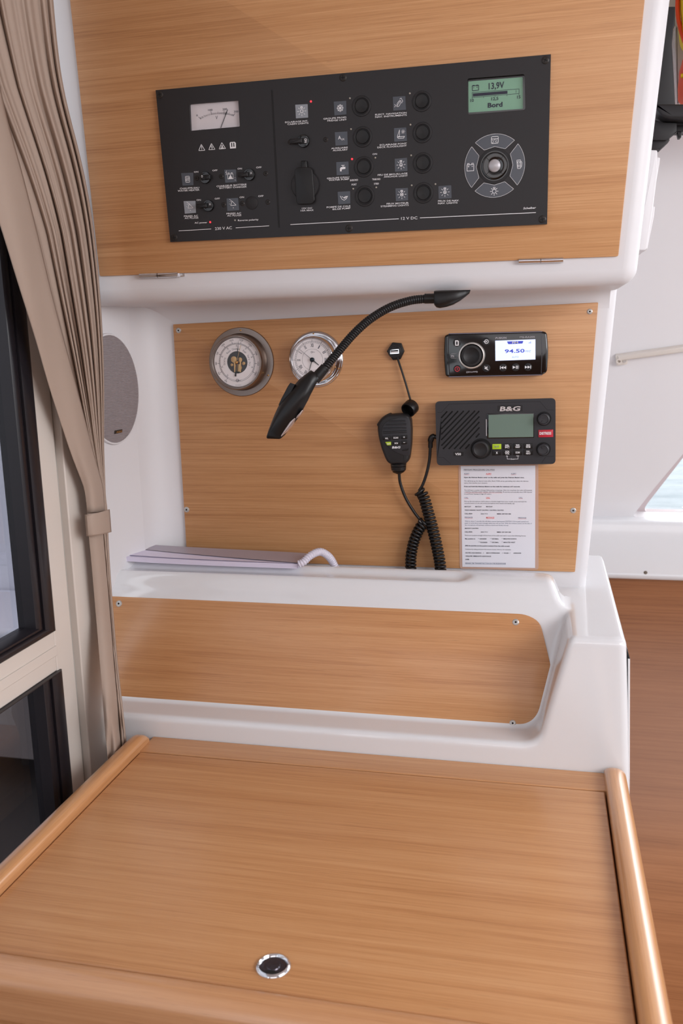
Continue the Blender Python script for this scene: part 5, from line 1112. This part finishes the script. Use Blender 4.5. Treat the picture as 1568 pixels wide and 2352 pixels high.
# chrome finger pull in the lid
lc = DL(627.5, 2219.5) - co; R = abs(DL(627.5 + 41, 2219.5)[0] - DL(627.5 - 41, 2219.5)[0]) / 2
PL = M().lathe((lc[0], lc[1]), [(R, ZD + .0002), (R * .96, ZD + .0022), (R * .84, ZD + .003), (R * .78, ZD + .0018), (R * .74, ZD + .0004)], 56).obj('finger_pull', CHR, lid, smooth=50)
M().lathe((lc[0], lc[1]), [(R * .76, ZD + .0003), (R * .70, ZD + .0008), (R * .4, ZD + .0005), (R * .36, ZD + .0014), (0, ZD + .0016)], 48).obj('pull_button', mat('dark_chrome', (88, 84, 92), .2, metal=.8), lid, smooth=40)
M().prism([(lc[0] + R * .7 * math.cos(a), lc[1] - R * .15 + R * .62 * math.sin(a)) for a in np.linspace(math.pi * 1.2, math.pi * 1.8, 14)] + [(lc[0] + R * .35 * math.cos(a), lc[1] - R * .62 + R * .16 * math.sin(a)) for a in np.linspace(0, math.pi, 10)], ZD + .0004, ZD + .0022).obj('pull_slot', PIT, lid)

# ================================================================== SPEAKER ON THE SIDE WALL
_d = np.array([SXB - .008 - SXF, YW - .055 - DY0, 0]); _d /= np.linalg.norm(_d)
SIDE2 = Frame((SXF, DY0, ZC), _d, (0, 0, 1))
SP = T('wall_speaker', SIDE2, 270, 893, .0, 'round grey-mesh loudspeaker on the side wall, half hidden by the curtain', 'speaker')
yr = SIDE2.at(317.5, 893, .004)[0]; zt_, zb2 = SIDE2.at(256, 766, .004)[1], SIDE2.at(262, 1021, .004)[1]
Rz = (zt_ - zb2) / 2; Ry = yr - SIDE2.at(258, 893, .004)[0]; cyv = (yr - Ry - SP.u0, (zt_ + zb2) / 2 - SP.v0); print('SPK', Ry, Rz)
def ell(prof, n=72): return [[(cyv[0] + Ry * r * math.cos(a), cyv[1] + Rz * r * math.sin(a), h) for r, h in prof] for a in np.linspace(0, 2 * math.pi, n + 1)]
M().grid(ell([(1.01, .0003), (1.01, .003), (1.0, .0055), (.975, .006), (.97, .005)])).obj('rim', GELM, SP.o, smooth=50)
NR = 74; G = []
for i in range(NR * 3 + 1):
    z = -1 + 2 * i / (NR * 3); wv = (1, 0, 0)[i % 3]; hw_ = math.sqrt(max(0, 1 - z * z)) * .972
    G.append([(cyv[0] + Ry * hw_ * s, cyv[1] + Rz * z * .972, .0045 + .005 * math.sqrt(max(0, 1 - .98 * (hw_ * s) ** 2 - .98 * z * z)) - .0009 * wv) for s in np.linspace(-1, 1, 25)])
M().grid(G).obj('grille', SPK, SP.o, smooth=0)
bd = K(225, 740, 7.84); bq = SP.P([bd(315, 1953), bd(447, 1930), bd(445, 1985), bd(312, 2012)], .010)
b_ = M().prism(bq, .0075, .0088).obj('badge', mat('dark_badge', (60, 52, 45), .3, metal=.5), SP.o)
m = M(); SP.txt(m, 'ASG', *bd(330, 2000), *bd(432, 1980), 4.5, .0088, bold=.02); m.obj('lettering', BRASS, b_)

# ================================================================== CURTAIN
CU = empty('curtain', (SX + .03, 1.25, ZC - .6)); cu = np.array(CU.location); tag(CU, 'beige pleated curtain gathered by a tie band beside the glass door', 'curtain')
Rk = [(-460, 70), (0, 122), (89, 128), (220, 146), (315, 173), (387, 190), (476, 208), (580, 220), (655, 228), (672, 229), (781, 236), (889, 238.5), (1034, 238), (1142, 242), (1171, 246), (1232, 247.6), (1323, 253), (1400, 259), (1519, 269), (1623, 281), (1698, 289), (1760, 294)]
Lk = [(-460, -330), (0, -200), (200, -110), (350, -55), (515, 0), (595, 24), (690, 53), (759, 76), (889, 112), (950, 132), (1044, 163), (1120, 193), (1160, 199), (1231, 203), (1269, 208), (1400, 219), (1519, 229), (1623, 238), (1760, 248)]
Hk = [(-460, -120), (0, -45), (150, -8), (253, 8), (372, 44), (550, 89), (684, 120), (773, 144), (911, 181), (1026, 210), (1117, 236), (1171, 240), (1231, 238), (1323, 244), (1400, 249), (1519, 258), (1623, 270), (1760, 282)]
I = lambda T_, y: float(np.mean([np.interp(y + d_ * min(1, max(.15, (1200 - y) / 500 if y < 1200 else .5)), [p[0] for p in T_], [p[1] for p in T_]) for d_ in (-70, -45, -20, 0, 20, 45, 70)]))
XCU = SX + .015
def cpt(px, py, x): p = hit(px, py, 0, x); return tuple(p - cu)
random.seed(11)
npl = 13; ph = np.cumsum([random.uniform(.6, 1.5) for _ in range(npl)]); ph = np.concatenate([[0], ph / ph[-1]])
def fold(u):                                   # sharp-crested pleat profile 0..1
    i = min(npl - 1, max(0, int(np.searchsorted(ph, u) - 1))); t = (u - ph[i]) / (ph[i + 1] - ph[i]); s = .68
    v = t / s if t < s else (1 - t) / (1 - s)
    return (math.sin((v - .5) * math.pi) * .5 + .5) * (.58 + .42 * math.sin(i * 2.3 + .4))
ys = list(np.linspace(-440, 1176, 110)); G = []
for y in ys:
    l, r, hm = I(Lk, y), I(Rk, y), I(Hk, y); st = l + (hm - l) * (.35 if y < 200 else min(.75, .35 + (y - 200) * .0012)); row = []
    amp = .013 * min(1, max(.12, (r - st) / 90)); 
    for k in range(331):
        u = k / 330; sh = .012 * math.sin(u * 9 + y * .004)
        uu = min(1, max(0, u + sh * (1 - u) * u * 4)); f = fold(uu)
        # the crest of every pleat leans a little to the right and lies over the next hollow
        row.append(cpt(st + (r - st) * u, y, XCU + .012 * min(1, max(0, (1000 - y) / 300)) - .012 + amp * f * (.8 + .2 * math.sin(y * .006 + u * 6))))
    G.append(row)
fab = M().grid(G)
G = []
for y in ys:
    l, h_ = I(Lk, y), I(Hk, y); G.append([cpt(l + (h_ - l) * k / 20, y, XCU + .012 * min(1, max(0, (1000 - y) / 300)) + .010 + .006 * math.sin(math.pi * k / 20) - (.010 if k == 20 else 0) - (.004 if k == 19 else 0) + .002 * math.sin(y * .01 + k * .3)) for k in range(21)])
fab.grid(G)
ys2 = list(np.linspace(1176, 1775, 50)); G = []
for y in ys2:                                  # below the band
    l, r = I(Lk, y), I(Rk, y); row = []
    for k in range(61):
        u = k / 60; crease = .010 * math.exp(-((u - (.78 + .04 * math.sin(y * .01))) / .03) ** 2) + .006 * math.exp(-((u - .90) / .02) ** 2)
        pinch = .008 * math.exp(-((y - 1655) / 45) ** 2) * math.sin(u * 7)
        row.append(cpt(l + (r - l) * u, y, XCU + .034 * min(1, max(0, (y - 1420) / 220)) + .004 + .008 * math.sin(math.pi * u) - crease + pinch + .003 * math.sin(u * 14 + y * .012) * min(1, max(0, (y - 1600) / 80))))
    G.append(row)
fab.grid(G); o = fab.obj('cloth', FAB, CU, smooth=80)
sol = o.modifiers.new('thick', 'SOLIDIFY'); sol.thickness = .0008
G = []
for t in np.linspace(0, 1, 13):
    yl, yr_ = 1182 + 49 * t, 1170 + 52 * t; row = []
    for k in range(15):
        u = k / 14; bul = math.sin(math.pi * min(1, max(0, u))) ** .5; row.append(cpt(197 + t * 4 + (249.5 - 197) * u, yl + (yr_ - yl) * u + 1.5 * math.sin(math.pi * u), XCU + .012 + .012 * bul + .0012 * math.sin(math.pi * t)))
    G.append(row)
o = M().grid(G).obj('tie_band', FAB, CU, smooth=60); sol = o.modifiers.new('thick', 'SOLIDIFY'); sol.thickness = .0018
m = M()
for t in (.07, .93):
    for k in range(16):
        u0, u1 = k / 16 + .01, k / 16 + .04; P = []
        for u in (u0, u1): yy = (1182 + 49 * t) + ((1170 + 52 * t) - (1182 + 49 * t)) * u + 1.5 * math.sin(math.pi * u); P.append(cpt(197 + t * 4 + (249.5 - 197) * u, yy, XCU + .0132 + .012 * math.sin(math.pi * u) ** .5))
        m.tube(P, .0003, 5)
m.obj('stitching', mat('stitch_thread', (160, 138, 124), .8), CU)

# ================================================================== RACK WITH SAFETY GEAR, top right
RK = T('equipment_rack', Frame((0, 1.82, ZC), (1, 0, 0), (0, 0, 1)), 1540, 250, 0, 'black overhead rack with side plate and thick lip at the top right corner', 'rack')
R8 = K(1490, 0, 6.82); RP = lambda pts, h=0.: RK.P([R8(*p) for p in pts], h)
M().prism(RP([(-80, 102), (410, 102), (408, 390), (382, 440), (360, 680), (388, 1180), (412, 1700), (-140, 1700)]), -.02, 0, .0015, 2).obj('side_plate', BLKM, RK.o, smooth=30)
M().prism(rpoly(RP([(40, 1690), (2600, 1690), (2600, 1915), (260, 1915), (150, 1870)]), [.008, .008, .008, .01, .01]), -.03, .03, .005, 4).obj('front_lip', BLKM, RK.o, smooth=50)
M().prism(RP([(20, 1860), (200, 1925), (430, 1935), (430, 2065), (262, 2205), (-20, 2205)]), -.02, .005, .0015, 2).obj('lower_bracket', BLKM, RK.o, smooth=30)
M().prism(RP([(20, 2200), (325, 2150), (326, 2192), (178, 2332), (0, 2332)]), -.03, -.003, .0015, 2).obj('foot', BLKM, RK.o, smooth=30)
M().prism(RP([(425, 1960), (1600, 1950), (1600, 2040), (425, 2050)]), -.02, -.006, .001, 2).obj('rod', BLK, RK.o, smooth=30)
M().prism(rpoly(RP([(440, 2068), (508, 2068), (500, 2160), (460, 2165)]), .001), -.014, .004, .001, 2).obj('latch', BLK, RK.o, smooth=30)
M().prism(RP([(300, 1915), (2600, 1915), (2600, 1990), (300, 1990)]), -.07, -.03).obj('shelf_base', BLKM, RK.o, smooth=30)
def blob(name, F, pts, h0, h1, m_, label, cat, bev=.02):
    t = T(name, F, *pts[0], h0, label, cat); P = t.P(pts)
    if bev < .01: o = M().prism(rpoly(P, .01, 5), 0, h1 - h0, bev, 3).obj('x', m_, None, smooth=70)
    else:                                       # soft stuffed shape: the outline shrinks towards front and back
        Q = np.array(rpoly(P, .03, 6)); c = Q.mean(0); D = h1 - h0; G = []
        for k in range(15):
            u = math.pi * k / 14; f = math.sin(u) ** .38; z = D / 2 - D / 2 * math.cos(u)
            G.append([(c[0] + (x - c[0]) * f * (1 + .012 * math.sin(j * .9 + k)), c[1] + (y - c[1]) * f * (1 + .01 * math.sin(j * .7)), z) for j, (x, y) in enumerate(Q)])
        o = M().grid(G, closeu=True).obj('x', m_, None, smooth=80)
    o.parent = t.o; return t, o
RF_ = RK.F
t, o = blob('rolled_bag', RF_, [R8(*p) for p in [(500, 960), (1500, 900), (1500, 1720), (400, 1725), (410, 1420), (430, 1180)]], -.12, -.03, ORG, 'bright orange rolled bag standing on the black rack', 'bag', .03); o.name = 'cover'
t.P; m = M().tube([(*t.L(*R8(470, 1250), .045), .07), (*t.L(*R8(1200, 1180), .045), .09)], .004, 8).obj('strap', YEL, t.o)
t, o = blob('life_jacket', RF_, [R8(*p) for p in [(380, -400), (1600, -400), (1600, 1000), (560, 1010), (430, 820), (400, 500), (380, 250)]], -.13, -.02, YEL, 'yellow life jacket with orange piping hanging over the black rack', 'life jacket', .04); o.name = 'cover'
ed = spl([(*t.L(*R8(x, y), .05), .075) for x, y in ((450, -300), (418, 60), (420, 300), (450, 480), (500, 650), (560, 800), (640, 900))], 10); M().tube(ed, .004, 10).obj('piping', ORG, t.o, smooth=60)
M().prism(rpoly(t.P([R8(*p) for p in [(345, -100), (420, -100), (415, 98), (350, 105)]], .0), .002), .1, .12, .003, 3).obj('buckle', mat('yellow_tab', (190, 160, 30), .5), t.o)
t, o = blob('plastic_bag', RF_, [R8(*p) for p in [(388, 425), (520, 640), (620, 900), (560, 1020), (500, 1400), (440, 1700), (400, 1690), (370, 1000), (352, 690)]], -.15, -.125, BAG, 'crinkled clear plastic bag between the black rack plate and orange bag', 'bag', .004); o.name = 'film'

# ================================================================== WHITE ROCKER SWITCHES on the flank of the overhead cabinet
SWF = Frame((0, 1.44, ZC), (1, 0, 0), (0, 0, 1)); R9 = K(1380, 0, 3.793)
SW = T('switch_plate', SWF, 1490, 460, 0, 'slim white double rocker switch on the outer flank of the overhead cabinet', 'switch')
M().prism(rpoly(SW.P([R9(*p) for p in [(400, 1305), (490, 1308), (492, 1500), (455, 1800), (400, 2160), (385, 2180), (290, 2182)]]), .002), -.08, 0, .002, 3).obj('plate', GELM, SW.o, smooth=50)
for q in ([(485, 1370), (514, 1374), (508, 1430), (455, 1720), (440, 1720)], [(440, 1795), (470, 1800), (462, 1880), (402, 2170), (385, 2170)]):
    M().prism(rpoly(SW.P([R9(*p) for p in q], -.012), .001), -.06, -.012, .001, 3).obj('rocker', GELM, SW.o, smooth=50)
